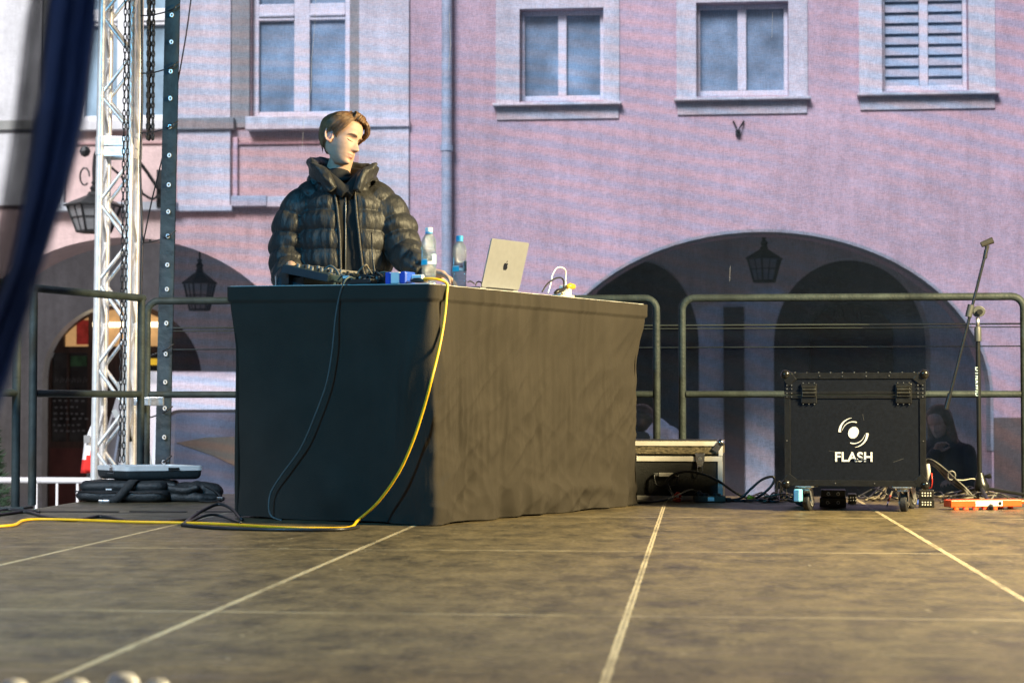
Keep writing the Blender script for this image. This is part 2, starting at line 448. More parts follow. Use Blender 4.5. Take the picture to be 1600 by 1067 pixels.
# pale rim of the arch
rim = MB(); inn = arch_pts(arx, azr, ara + .02, arb + .02, azr - .55); oo = arch_pts(arx, azr, ara - .01, arb - .01, azr - .55)
rim.add([(x, YF + .002 - .014, z) for x, z in inn] + [(x, YF - .012, z) for x, z in oo] + [(x, YF + .3, z) for x, z in oo],
        [(i, i + 1, i + 1 + len(inn), i + len(inn)) for i in range(len(inn) - 1)] + [(i + len(inn), i + 1 + len(inn), i + 1 + 2 * len(inn), i + 2 * len(inn)) for i in range(len(inn) - 1)])
rim.build('arch_rim', plaster('rim_plaster', (.33, .35, .38)), mh, smooth=False)
def window(par, r, sx0, sx1, sill_top, blind=False, style='casement', Y=YF, sur=True, mull=.045):
    x0, z0, x1, z1 = r; cx = (x0 + x1) / 2
    if sur:
        s = MB(); e = .018
        a0, a1 = pt(sx0, 90, Y)[0], pt(sx1, 90, Y)[0]
        zt = z1 + .16
        for (xa, xb, za, zb) in ((a0, x0, z0 - .02, zt), (x1, a1, z0 - .02, zt), (x0 - .001, x1 + .001, z1, zt - .002)):
            s.box(((xa + xb) / 2, Y - e / 2, (za + zb) / 2), (xb - xa, e, zb - za))
        s.build('surround', M_cream, par, bevel=.004)
        sl = MB(); sl.box(((a0 + a1) / 2, Y - .07, z0 - .045), (a1 - a0 + .05, .11, .030)); sill = sl.build('sill', mat('sill_metal', (.52, .55, .58), .5, .3, .2, 8), par, bevel=.006)
        sp_ = MB(); sp_.box(((a0 + a1) / 2, Y - .012, z0 - .13), (a1 - a0 - .02, .03, .13)); sp_.build('apron', plaster('apron_plaster', (.50, .50, .52)), par, bevel=.004)
    f = MB(); yf = Y + .16; t = .042
    for (xa, xb, za, zb) in ((x0, x0 + t, z0, z1), (x1 - t, x1, z0, z1), (x0 + t, x1 - t, z0, z0 + .075), (x0 + t, x1 - t, z1 - t, z1), (cx - mull, cx + mull, z0 + .075, z1 - t)):
        f.box(((xa + xb) / 2, yf, (za + zb) / 2), (xb - xa, .06, zb - za))
    if style == 'cross':
        zc = z0 + (z1 - z0) * .62
        f.box((cx, yf - .004, zc), (x1 - x0 - 2 * t, .062, .16))
    wf = f.build('window', M_wframe, par, bevel=.006)
    for xa, xb in ((x0 + t, cx - mull), (cx + mull, x1 - t)):
        q = MB()
        q.add([(xa, yf + .02, z0 + t), (xb, yf + .02, z0 + t), (xb, yf + .02, z1 - t), (xa, yf + .02, z1 - t)], [(0, 1, 2, 3)])
        q.build('pane', M_pane, wf)
        if blind:
            bl = MB(); z = z0 + .1
            while z < z1 - .05:
                bl.box(((xa + xb) / 2, yf - .005, z), (xb - xa - .01, .012, .080), Matrix.Rotation(R(-14), 3, 'X')); z += .112
            bl.build('blind', mat('blind_blue_grey', (.36, .44, .52), .6, 0, .12, 5), wf)
    return wf
window(mh, tall[0], 775, 968, 158)
window(mh, tall[1], 1057, 1262, 150)
window(mh, tall[2], 1342, 1555, 142, blind=True)
# wall hook
hk = MB(); a = P(1146, 190, YF - .02); b_ = P(1153, 205, YF - .1); c_ = P(1162, 190, YF - .02)
hk.tube([a, b_, c_], .012, 6); hk.box(P(1153, 208, YF - .03), (.05, .06, .05)); hk.build('wall_hook', M_black, mh)
# ---- pale house on the left
ph = thing('pale_town_house', 'pale plastered old house with pink panels and tall white windows over an arcade', 'house', (-6.0, YF, GZ))
larch = arch_pts(alx, azr, ala, alb, GZ)
xl = -12.0
wl = [rect(392, -170, 546, 184), rect(118, -170, 264, 190)]
outer = [(xl, GZ)] + larch[::-1] + [(XD - .002, GZ), (XD - .002, ZT), (xl, ZT)]
MB().prism(outer, [hole(r) for r in wl], YF + .02, YF + .75).build('wall', M_pink, ph)
def slab(x0, y0, x1, y1, m, e, name='panel', bev=.008):
    r = rect(x0, y0, x1, y1); q = MB(); q.box(((r[0] + r[2]) / 2, YF + .02 - e / 2, (r[1] + r[3]) / 2), (r[2] - r[0], e, r[3] - r[1])); return q.build(name, m, ph, bevel=bev)
slab(562, -250, 640, 333, M_cream, .06, 'pilaster'); slab(280, -250, 362, 322, M_cream, .06, 'pilaster'); slab(-60, -250, 68, 322, M_cream, .06, 'pilaster')
for a, b_ in ((362, 391), (547, 562), (264, 280), (98, 117), (68, 98)): slab(a, -250, b_, 200, M_greyp, .035, 'window_reveal')
slab(280, 186, 368, 204, M_greyp, .11, 'string_course'); slab(562, 188, 641, 200, M_cream, .10, 'string_course'); slab(-60, 190, 100, 205, M_greyp, .11, 'string_course')
slab(388, 184, 562, 205, mat('sill_metal', (.52, .55, .58)), .17, 'sill'); slab(100, 190, 280, 205, M_cream, .13, 'sill')
slab(365, 215, 372, 310, M_mauve, .05, 'panel_edge'); slab(100, 222, 262, 226, plaster('panel_line', (.42, .27, .27)), .03, 'moulding'); slab(372, 222, 500, 226, plaster('panel_line', (.42, .27, .27)), .03, 'moulding')
slab(60, 318, 280, 331, plaster('cornice_plaster', (.46, .50, .56)), .16, 'cornice'); slab(280, 322, 365, 331, M_cream, .10, 'cornice'); slab(365, 308, 420, 324, plaster('cornice_plaster', (.46, .50, .56)), .14, 'cornice'); slab(420, 308, 562, 324, M_cream, .12, 'cornice')
slab(55, 200, 100, 331, M_cream, .05, 'pilaster')
def tall_window(r, par, ztr):
    x0, z0, x1, z1 = r; cx = (x0 + x1) / 2; yf = YF + .14; t = .065; m_ = .085
    f = MB()
    for (xa, xb, za, zb) in ((x0, x0 + t, z0, z1), (x1 - t, x1, z0, z1), (x0 + t, x1 - t, z0, z0 + .08), (cx - m_, cx + m_, z0 + .08, z1), (x0 + t, cx - m_, ztr - .09, ztr + .09), (cx + m_, x1 - t, ztr - .09, ztr + .09)):
        f.box(((xa + xb) / 2, yf, (za + zb) / 2), (xb - xa, .07, zb - za))
    for (xa, xb) in ((x0 + t, cx - m_), (cx + m_, x1 - t)):
        f.box(((xa + xb) / 2, yf - .045, ztr - .035), (xb - xa, .03, .03))
    wf = f.build('window', M_wframe, par, bevel=.008)
    for (xa, xb) in ((x0 + t, cx - m_), (cx + m_, x1 - t)):
        for za, zb in ((z0 + .08, ztr - .09), (ztr + .09, z1)):
            MB().add([(xa, yf + .02, za), (xb, yf + .02, za), (xb, yf + .02, zb), (xa, yf + .02, zb)], [(0, 1, 2, 3)]).build('pane', M_pane, wf)
tall_window(wl[0], ph, pt(470, 16)[1]); tall_window(wl[1], ph, pt(200, 24)[1])
# ---- arcade behind both houses
def arcade():
    t = thing('arcade_passage', 'dim vaulted passage with inner arches behind the wide arcade arch', 'arcade', (1.0, 23, GZ))
    Y1 = 23.4; outl = [(-12, GZ)]
    specs = []
    # inner wall arches: (centre px, half px, peak py, spring py)
    for cx, hw, pk, sp_ in ((190, 125, 474, 590), (1000, 92, 404, 540), (1331, 123, 402, 540)):
        c = pt(cx, sp_, Y1); a = pt(cx + hw, sp_, Y1)[0] - c[0]; b = pt(cx, pk, Y1)[1] - c[1]
        specs.append((c[0], c[1], a, b))
        outl += arch_pts(c[0], c[1], a, b, GZ, 30)[::-1]
    outl += [(10, GZ), (10, 4.2), (-12, 4.2)]
    MB().prism(outl, [], Y1, Y1 + .5).build('inner_wall', M_arc, t)
    MB().box((-1, 22.1, 3.35), (22, 2.58, .2)).build('ceiling', M_arc, t)
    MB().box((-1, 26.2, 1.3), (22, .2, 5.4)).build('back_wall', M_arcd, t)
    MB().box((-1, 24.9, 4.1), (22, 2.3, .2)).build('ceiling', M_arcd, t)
    for x0, x1, Yp in ((1131, 1163, Y1 - .03),):
        r = rect(x0, 480, x1, 900, Yp); MB().box(((r[0] + r[2]) / 2, Yp, (GZ + r[3]) / 2), (r[2] - r[0], .05, r[3] - GZ)).build('niche', mat('niche_brown', (.09, .07, .07), .8, 0, .3, 3), t)
    # cross walls standing behind the piers
    for px_ in (690, 1760):
        x = pt(px_, 600, 22)[0]; MB().box((x, 22.08, 1.1), (.7, 2.6, 4.6)).build('pier', M_arc, t)
    # faint inner doorway with a small arch
    c = pt(1330, 520, 26.0); dd = arch_pts(c[0], c[1], .55, .38, GZ, 20)
    MB().prism(dd, [], 26.02, 26.08).build('doorway', mat('red_brown_door', (.10, .045, .04), .7, 0, .3, 3), t)
arcade()
# ---- shop front in the left arch
def shop():
    Y1 = 23.62
    t = thing('shop_front', 'arched brown shop front with lit glass and pale lettering under the left arch', 'shop front', (P(190, 600, Y1).x, Y1, GZ))
    c = pt(190, 590, Y1); a = pt(315, 590, Y1)[0] - c[0] + .03; b = pt(190, 474, Y1)[1] - c[1] + .03
    holes = []
    def hr(x0, y0, x1, y1): return hole(rect(x0, y0, x1, y1, Y1))
    out_ = arch_pts(c[0], c[1], a, b, GZ, 30)
    zt = pt(190, 541, Y1)[1]
    # frame with openings
    hs = []
    z550 = 551
    hs.append(hr(80, z550, 104, 690)); hs.append(hr(107, z550, 136, 690)); hs.append(hr(196, 551, 226, 700)); hs.append(hr(230, 551, 262, 700))
    def arc_seg(x0, x1):
        pts = []
        xa, xb = pt(x0, 540, Y1)[0], pt(x1, 540, Y1)[0]
        for k in range(9):
            x = xa + (xb - xa) * k / 8; q = max(0, 1 - ((x - c[0]) / (a - .10)) ** 2)
            pts.append((x, max(c[1] + (b - .10) * math.sqrt(q), zt + .012)))
        return [(xa, zt)] + pts + [(xb, zt)]
    hs.append(arc_seg(100, 138)); hs.append(arc_seg(158, 198)); hs.append(arc_seg(202, 262))
    MB().prism(out_[::-1], hs, Y1, Y1 + .08).build('door_frame', M_wood, t)
    q = MB(); q.add([(c[0] - a, Y1 + .05, GZ), (c[0] + a, Y1 + .05, GZ), (c[0] + a, Y1 + .05, zt - .02), (c[0] - a, Y1 + .05, zt - .02)], [(0, 1, 2, 3)])
    q.build('door_glass', mat('shop_glass', (.05, .05, .05), .15, 0, .6, 4), t)
    q = MB(); q.add([(c[0] - a, Y1 + .06, zt - .02), (c[0] + a, Y1 + .06, zt - .02), (c[0] + a * .75, Y1 + .06, c[1] + b), (c[0] - a * .75, Y1 + .06, c[1] + b)], [(0, 1, 2, 3)])
    q.build('lit_fanlight', mat('lit_glass', (.35, .22, .12), .3, 0, .6, 6, emit=(1., .55, .22), estr=.35), t)
    p0 = P(150, 508, Y1 - .0); p1 = P(262, 508, Y1 - .0)
    q = MB(); q.box(((p0.x + p1.x) / 2, Y1 - .10, p0.z), (p1.x - p0.x, .06, .06)); q.build('tube_lamp', mat('lit_tube', (.9, .8, .6), .4, emit=(1., .82, .5), estr=3.), t)
    # poster / coloured goods
    r = rect(118, 500, 138, 538, Y1); MB().box(((r[0] + r[2]) / 2, Y1 + .045, (r[1] + r[3]) / 2), (r[2] - r[0], .02, r[3] - r[1])).build('poster', mat('red_poster', (.35, .03, .03), .6, 0, .6, 9, emit=(.6, .05, .03), estr=.12), t)
    r = rect(109, 556, 134, 572, Y1); MB().box(((r[0] + r[2]) / 2, Y1 + .045, (r[1] + r[3]) / 2), (r[2] - r[0], .02, r[3] - r[1])).build('poster', mat('green_goods', (.05, .14, .06), .6, 0, .6, 9), t)
    r = rect(233, 560, 244, 570, Y1); MB().box(((r[0] + r[2]) / 2, Y1 + .045, (r[1] + r[3]) / 2), (r[2] - r[0], .02, r[3] - r[1])).build('lit_sign', mat('yellow_sign', (.8, .5, .03), .6, 0, .3, 9, emit=(1, .6, .05), estr=.5), t)
    # illegible pale lettering lines
    q = MB(); rnd = random.Random(3)
    for py, x0, x1 in ((594, 84, 132), (618, 82, 126), (626, 82, 130), (636, 84, 120), (646, 82, 130), (654, 82, 132), (664, 82, 124), (673, 84, 132)):
        x = x0; q = MB()
        while x < x1:
            L_ = rnd.uniform(3, 9) if py != 594 else 7
            p = P(x + L_ / 2, py + rnd.uniform(-.5, .5), Y1 - .01); hh = .022 if py != 594 else .07
            if py == 594: q.tube([p + Vector((-.02, 0, -.03)), p + Vector((.0, 0, .04)), p + Vector((.02, 0, -.02)), p + Vector((.03, 0, .02))], .004, 4)
            else: q.box(p, (L_ / 150 * .8, .004, hh))
            x += L_ + 2
        q.build('lettering', mat('faded_lettering', (.20, .20, .21), .6, 0, .3, 40), t)
    r = rect(78, 700, 137, 900, Y1); MB().box(((r[0] + r[2]) / 2, Y1 - .012, (GZ + r[3]) / 2), (r[2] - r[0], .02, r[3] - GZ)).build('lower_panel', mat('red_brown_panel', (.11, .03, .025), .55, 0, .3, 5), t)
shop()
# ---- rain pipe
dp = MB(); a = P(698, 300, YF - .12)
dp.cyl((a.x, a.y, GZ), (a.x, a.y, ZT), .055, 16)
for py in (-60, 232, 520):
    z = P(698, py, YF - .12).z; dp.cyl((a.x, a.y, z - .03), (a.x, a.y, z + .03), .068, 16); dp.box((a.x, YF - .05, z), (.03, .12, .03))
o = dp.build('rain_pipe', mat('pipe_blue_grey', (.36, .43, .50), .5, .0, .15, 6), None, smooth=True, angle=40)
tag(base_origin(o), 'blue grey rain pipe running down the mauve facade', 'drainpipe')

# ---- lanterns
M_iron = mat('lantern_iron', (.03, .032, .034), .5, .4, .3, 20)
M_lglass = mat('lantern_glass', (.20, .21, .22), .25, 0, .2, 6)
def lantern(name, label, top, w, h, Y=None, hang=.3, bracket=False):
    """top: point at the apex of the lamp's cap"""
    t = thing(name, label, 'lantern', top, 0.35, local=True)
    n = 6
    def hexr(r, z): return [Vector((r * math.cos(2 * PI * k / n), r * math.sin(2 * PI * k / n), z)) for k in range(n)]
    c = MB(); c.loft([hexr(w * .1, 0), hexr(w * .13, -h * .08), hexr(w * .30, -h * .18), hexr(w * .56, -h * .33), hexr(w * .56, -h * .36), hexr(w * .5, -h * .37)])
    c.lathe([(0, .0), (.03, .0), (.045, .04), (.02, .07), (.03, .1), (0, .13)], (0, 0, 0), 10)
    c.build('cap', M_iron, t)
    gl = MB(); gl.loft([hexr(w * .475, -h * .36), hexr(w * .30, -h * .97)]); gl.build('glass', M_lglass, t)
    fr = MB()
    A_, B_ = hexr(w * .49, -h * .36), hexr(w * .31, -h * .98)
    M1 = [a_.lerp(b__, .45) for a_, b__ in zip(A_, B_)]
    for k in range(n):
        fr.cyl(A_[k], B_[k], .012, 5); fr.cyl(B_[k], B_[(k + 1) % n], .013, 5); fr.cyl(M1[k], M1[(k + 1) % n], .006, 5)
        fr.cyl((A_[k] + A_[(k + 1) % n]) / 2, (B_[k] + B_[(k + 1) % n]) / 2, .006, 5)
    fr.lathe([(0, -h), (w * .3, -h), (w * .3, -h * .97), (0, -h * .96)], (0, 0, 0), 6)
    fr.build('frame', M_iron, t)
    hg = MB()
    if bracket:
        q = Matrix.Rotation(-.35, 3, 'Z')
        hg.tube([q @ Vector(p) for p in cat_rom([(0, 0, .1), (0, 0, .28), (.03, 0, .42), (.14, .05, .47), (.3, .12, .45), (.42, .3, .30), (.5, .6, .1)], 6)], .02, 6)
        hg.tube([q @ Vector(p) for p in cat_rom([(.12, 0, .3), (.2, .1, .22), (.32, .2, .1), (.45, .5, -.02), (.5, .6, .02)], 6)], .014, 6)
        ring = [q @ Vector((-.1 + .05 * math.cos(a_), 0, .16 + .09 * math.sin(a_))) for a_ in [k * .6 for k in range(10)]]
        hg.tube(ring, .01, 5); hg.sphere(q @ Vector((-.1, 0, .42)), .06, 8); hg.box(q @ Vector((.24, .12, .46)), (.2, .1, .16)); hg.box(q @ Vector((.5, .66, .1)), (.06, .04, .4))
        hg.sphere(q @ Vector((.42, .2, .02)), .04, 8)
    else:
        hg.cyl((0, 0, .1), (0, 0, hang), .012, 6); hg.lathe([(0, hang - .03), (.05, hang - .02), (.05, hang), (0, hang)], (0, 0, 0), 10)
    hg.build('bracket' if bracket else 'hanging_rod', M_iron, t)
    return t
lantern('wall_lantern', 'large glazed lantern on a scrolled wall bracket behind the truss tower', P(147, 300, 19.2), .56, .42, bracket=True)
lantern('hanging_lantern', 'hexagonal lantern hanging under the wide right arcade arch', P(1194, 385, 21.4), .40, .40, hang=.36)
lantern('hanging_lantern', 'faint lantern hanging in the left arcade arch behind the net', P(312, 420, 21.4), .36, .48, hang=.5)

# ================================================================= RAILS, TRUSS, NET
def rail(label, pts2, posts=(1, 1), base=(0, 0), h=1.1, mid=.56, square=False):
    """pts2: two floor points; the hoop with its two posts, a mid rail, and foot plates"""
    a, b = Vector(pts2[0]), Vector(pts2[1]); a.z = b.z = 0
    t = thing('guard_rail', label, 'guard rail', ((a + b) / 2), 0, 'guard rails round the stage edge')
    u = (b - a).normalized(); r = .0205
    m = MB(); c = .065; Z = Vector((0, 0, 1)); H = h - r
    pts = [a + Z * .0, a + Z * (H - c)]
    if not square:
        for k in range(1, 7): an = PI / 2 * k / 6; pts.append(a + Z * (H - c) + u * (c - c * math.cos(an)) + Z * (c * math.sin(an)))
        for k in range(0, 7): an = PI / 2 * k / 6; pts.append(b + Z * (H - c) - u * (c - c * math.sin(an)) + Z * (c * math.cos(an)))
        pts.append(b)
        m.tube(pts, r, 14)
    else:
        m.cyl(a, a + Z * H, r, 14); m.cyl(b, b + Z * H, r, 14); m.cyl(a + Z * H - u * .02, b + Z * H + u * .02, r * .98, 14)
    m.build('frame', M_rail, t, smooth=True, angle=50)
    q = MB(); q.cyl(a + Z * mid + u * .02, b + Z * mid - u * .02, .0185, 12); q.build('mid_bar', M_rail, t, smooth=True, angle=50)
    for p, f in ((a, base[0]), (b, base[1])):
        if f: MB().box(p + Z * .006, (.13, .13, .012)).build('foot_plate', M_rail, t, bevel=.002)
    return t
YR = 10.5
def fx(px, Y): return P(px, 640, Y).x
rail('plain dark guard rail along the back edge right of the table', ((fx(1066, YR), YR, 0), (fx(1601, YR), YR, 0)), mid=.555)
rail('dark guard rail whose rounded end shows between the table and the silver case', ((fx(500, YR), YR, 0), (fx(1026, YR), YR, 0)), mid=.555)
rail('dark guard rail at the back left corner beside the truss tower', ((fx(229, YR), YR, 0), (fx(494, YR), YR, 0)), mid=.555)
s1 = F(50, 789); s2 = F(219, 775.5)
rail('sloping guard rail on the left stage edge passing in front of the truss', (s1, s2), square=True, mid=.555)
d = (s1 - s2); s3 = s1 + d.normalized() * .14; s3 = F(24, 795)
rail('guard rail at the far left of the photo partly hidden by the navy drape', (s3, s3 + d.normalized() * 1.9), base=(1, 0), square=True, mid=.555)
# coupler joining two corner posts
cl = MB(); p = P(225, 627, 10.45)
cl.box(p + Vector((.0, -.03, 0)), (.09, .05, .045)); cl.box(p + Vector((.075, -.04, .0)), (.10, .02, .05)); cl.cyl(p + Vector((-.02, -.09, 0)), p + Vector((-.02, -.03, 0)), .014, 8)
o = cl.build('rail_clamp', M_steel, None, bevel=.004); tag(base_origin(o), 'zinc clamp joining the two rail posts at the back left corner', 'clamp')

# ---- truss tower
def truss():
    Yt = 11.35
    bot = P(178, 700, Yt); top = P(190, 0, Yt)
    lean = math.atan2(top.x - bot.x, top.z - bot.z)
    t = thing('truss_tower', 'pale aluminium lattice truss tower behind the left guard rail', 'truss tower', (bot.x, Yt, GZ))
    M = Matrix.Translation((bot.x, Yt, bot.z)) @ Matrix.Rotation(lean, 4, 'Y') @ Matrix.Rotation(R(3), 4, 'Z')
    z0 = GZ - bot.z; z1 = 4.9; hw = .093; r = .0235
    X_ = lambda p: M @ Vector(p)
    zj = P(178, 232, Yt).z - bot.z
    cs = [(-hw, -hw), (hw, -hw), (hw, hw), (-hw, hw)]
    for i, (x, y) in enumerate(cs):
        m = MB(); m.cyl(X_((x, y, z0)), X_((x, y, z1)), r, 14); 
        m.cyl(X_((x, y, zj - .055)), X_((x, y, zj + .055)), r + .004, 14)
        m.build('chord', M_truss, t, smooth=True, angle=50)
    step = .485
    nodes = [P(160, py, Yt).z - bot.z for py in (702, 573, 443, 319)]
    zs = [nodes[0] - step * k for k in (3, 2, 1)] + nodes + [zj + .31 + step * k for k in range(0, 5)]
    zs = sorted(zs)
    for f in range(4):
        m = MB()
        for i in range(len(zs) - 1):
            (xa, ya), (xb, yb) = cs[f], cs[(f + 1) % 4]
            if f in (2, 3): (xa, ya), (xb, yb) = (xb, yb), (xa, ya)
            za, zb = zs[i], zs[i + 1]
            if za < zj < zb: 
                m.tube([X_((xa, ya, za)), X_((xb, yb, zj - .09))], .0115, 8); m.tube([X_((xb, yb, zj + .09)), X_((xa, ya, zb))], .0115, 8); m.tube([X_((xb, yb, zj - .09)), X_((xb, yb, zj + .09))], .0115, 8); continue
            mid = (za + zb) / 2
            m.tube([X_((xa, ya, za)), X_((xb, yb, mid))], .0115, 8); m.tube([X_((xb, yb, mid)), X_((xa, ya, zb))], .0115, 8)
        m.build('bracing', M_truss, t, smooth=True, angle=50)
    for k, (x, y, sx, sy) in enumerate(((0, -hw, hw * 2 - .03, .012), (hw, 0, .012, hw * 2 - .03), (0, hw, hw * 2 - .03, .012), (-hw, 0, .012, hw * 2 - .03))):
        m = MB()
        for dz in (-.032, .032):
            m.box((0, 0, 0), (.001, .001, .001)) if False else None
            q = MB().box((x, y, zj + dz), (sx, sy, .058)); m.add([M @ Vector(v) for v in q.v], q.f)
        m.build('joint_plate', M_truss, t, bevel=.003)
    m = MB(); q = MB().box((0, 0, z0 + .01), (.5, .5, .02)); m.add([M @ Vector(v) for v in q.v], q.f); m.build('base_plate', M_steel, t)
    # ratchet straps
    for pa, pb, yy in (((186, 596), (203, 690), 11.3), ((203, 690), (178, 640), 11.3), ((216, 640), (234, 728), 11.15)):
        a = P(*pa, yy); b = P(*pb, yy); s_ = MB(); dd = (b - a).normalized(); n_ = dd.cross(Vector((0, 1, 0))).normalized() * .017
        s_.add([a - n_, a + n_, b + n_, b - n_] + [v + Vector((0, .003, 0)) for v in (a - n_, a + n_, b + n_, b - n_)], [(0, 1, 2, 3), (7, 6, 5, 4), (0, 4, 5, 1), (1, 5, 6, 2), (2, 6, 7, 3), (3, 7, 4, 0)])
        s_.build('strap', mat('strap_grey', (.33, .33, .31), .7, 0, .2, 30), t)
truss()
def chain(label, pts, link, wire, m, group=None, strands=1):
    q = MB(); rnd = random.Random(5)
    for s_ in range(strands):
        off = Vector((0, 0, 0)) if strands == 1 else Vector((math.cos(s_ * 2.1) * .018, math.sin(s_ * 2.1) * .018, 0))
        a, b = Vector(pts[0]) + off, Vector(pts[1]) + off; n_ = int((b - a).length / (link * .76)); u = (b - a).normalized()
        for k in range(n_):
            c = a.lerp(b, k / n_); ang = (PI / 2 if k % 2 else .25) + .15 * math.sin(k * 1.7 + s_)
            sd = Vector((math.cos(ang), math.sin(ang), 0)); ring = []
            for j in range(10):
                th = 2 * PI * j / 10
                ring.append(c + u * (link / 2 * math.cos(th)) + sd * (link * .16 * math.sin(th)))
            q.tube(ring, wire, 4, closed=True)
    o = q.build('chain', m, None, smooth=True); tag(base_origin(o), label, 'chain', group)
chain('left strand of thin dark chain hanging down the truss tower', (P(197, -60, 11.2), P(187, 726, 11.2)), .050, .0032, M_iron)
chain('right strand of thin dark chain hanging down the truss tower', (P(203, -60, 11.17), P(193, 726, 11.17)), .050, .0032, M_iron)
chain('thick bundle of dark hoist chain ending beside the truss top', (P(236, -60, 11.2), P(234, 222, 11.2)), .04, .0055, M_iron, strands=4)
def cable(label, pts, r, m, k=8, name='cable', cat='cable', group=None, n=8):
    q = MB(); q.tube(cat_rom(pts, k), r, n); o = q.build(name, m, None, smooth=True)
    return tag(base_origin(o), label, cat, group)
cable('black cable running straight down the truss tower', [P(221, -50, 11.15), P(222, 150, 11.15), P(219, 260, 11.15), P(222, 380, 11.1), P(217, 560, 11.1), P(216, 770, 11.1)], .008, M_cable)
cable('thin black line slanting from the net edge to the truss', [P(303, -40, 10.95), P(290, 60, 10.95), P(262, 210, 10.95), P(238, 310, 11.0), P(224, 378, 11.1)], .0045, M_cable, name='line', cat='line')

# ---- the net behind the stage
def net():
    YN = 10.92
    t = thing('backdrop_net', 'fine blue grey mesh net stretched behind the stage with a dark eyelet hem', 'mesh net', (2.0, YN, 0))
    m = bpy.data.materials.new('mesh_net'); m.use_nodes = True; n = m.node_tree.nodes; l = m.node_tree.links; n.clear()
    o_ = n.new('ShaderNodeOutputMaterial'); tc = n.new('ShaderNodeTexCoord'); sx = n.new('ShaderNodeSeparateXYZ'); l.new(tc.outputs['Object'], sx.inputs[0])
    def nz(scale, st=(1, 1, 1), det=3, rough=.6):
        mp = n.new('ShaderNodeMapping'); mp.inputs['Scale'].default_value = st; l.new(tc.outputs['Object'], mp.inputs[0])
        a = n.new('ShaderNodeTexNoise'); a.inputs['Scale'].default_value = scale; a.inputs['Detail'].default_value = det; a.inputs['Roughness'].default_value = rough
        l.new(mp.outputs[0], a.inputs['Vector']); return a.outputs[0]
    def mapr(src, a, b, c, d_):
        r = n.new('ShaderNodeMapRange'); l.new(src, r.inputs[0])
        for i, v in enumerate((a, b, c, d_)): r.inputs[i + 1].default_value = v
        return r.outputs[0]
    # threads: uneven warp and weft, a few millimetres wide
    weave = math_node(m, 'ADD', nz(240, (1, 1, .12), 2), nz(240, (.12, 1, 1), 2))      # sum around 1
    weave = math_node(m, 'ADD', weave, math_node(m, 'MULTIPLY', nz(150, (1, 1, 1), 2), .8))
    dens = mapr(weave, 1.12, 1.68, .14, .38)
    folds = mapr(nz(1.3, (1.6, 1, .5), 4), .3, .7, -.03, .03)
    dens = math_node(m, 'ADD', dens, folds)
    # moire shimmer painted into the net's tint: broad curved bands
    wv = n.new('ShaderNodeTexWave'); wv.wave_type = 'RINGS'; wv.rings_direction = 'Y'; wv.inputs['Scale'].default_value = 2.6; wv.inputs['Distortion'].default_value = 2.2; wv.inputs['Detail'].default_value = 2; wv.inputs['Detail Scale'].default_value = .8
    mp = n.new('ShaderNodeMapping'); mp.inputs['Location'].default_value = (2.2, 0, 1.2); mp.inputs['Scale'].default_value = (.55, 1, 1.6); l.new(tc.outputs['Object'], mp.inputs[0]); l.new(mp.outputs[0], wv.inputs['Vector'])
    amt = mapr(nz(.55, (1, 1, 1), 1), .40, .56, .3, 1.6)
    tint = math_node(m, 'MULTIPLY', math_node(m, 'SUBTRACT', wv.outputs[1], .5), amt)
    tint = math_node(m, 'ADD', math_node(m, 'MULTIPLY', tint, .8), math_node(m, 'MULTIPLY', math_node(m, 'SUBTRACT', nz(70, (.5, 1, 1.6), 2), .5), 1.3))
    fac = math_node(m, 'ADD', tint, .5, True)
    cr = n.new('ShaderNodeValToRGB'); cr.color_ramp.elements[0].color = (.70, .78, .97, 1); cr.color_ramp.elements[1].color = (.92, .79, .87, 1); l.new(fac, cr.inputs[0])
    tr = n.new('ShaderNodeBsdfTransparent'); l.new(cr.outputs[0], tr.inputs[0])
    df = n.new('ShaderNodeBsdfDiffuse'); df.inputs[0].default_value = (.020, .030, .046, 1)
    tl = n.new('ShaderNodeBsdfTranslucent'); tl.inputs[0].default_value = (.020, .030, .046, 1)
    ad = n.new('ShaderNodeMixShader'); ad.inputs[0].default_value = .4; l.new(df.outputs[0], ad.inputs[1]); l.new(tl.outputs[0], ad.inputs[2])
    mx = n.new('ShaderNodeMixShader'); l.new(dens, mx.inputs[0]); l.new(tr.outputs[0], mx.inputs[1]); l.new(ad.outputs[0], mx.inputs[2]); l.new(mx.outputs[0], o_.inputs[0])
    xl0, xl1 = P(268, 100, YN).x, P(255, 700, YN).x
    q = MB(); nx, nz_ = 60, 30; vs = []; x1 = 5.9
    zb, zt = -.12, 4.9; za_ = P(268, 100, YN).z; zc = P(255, 700, YN).z
    def left(z): return xl1 + (xl0 - xl1) * (z - zc) / (za_ - zc)
    for j in range(nz_ + 1):
        z = zb + (zt - zb) * j / nz_
        for i in range(nx + 1):
            s_ = i / nx; x = left(z) + (x1 - left(z)) * s_
            vs.append((x, YN + .02 * math.sin(s_ * 19 + z) * min(1, s_ * 6) + .025 * math.sin(z * 2.1 + s_ * 7) * min(1, s_ * 6), z))
    q.add(vs, [(j * (nx + 1) + i, j * (nx + 1) + i + 1, (j + 1) * (nx + 1) + i + 1, (j + 1) * (nx + 1) + i) for j in range(nz_) for i in range(nx)])
    q.build('net_panel', m, t, smooth=True)
    # side hem
    hm = mat('hem_navy', (.010, .022, .032), .55, 0, .5, 9, .3, 20)
    q = MB(); vs = []; nn = 60
    for j in range(nn + 1):
        z = zb + (zt - zb) * j / nn; x = left(z)
        for k, (dx, dy) in enumerate(((-.045, -.006), (.0, -.012 + .006 * math.sin(z * 9)), (.042, -.006))): vs.append((x + dx, YN + dy, z))
    q.add(vs, [(j * 3 + i, j * 3 + i + 1, j * 3 + 4 + i, j * 3 + 3 + i) for j in range(nn) for i in range(2)])
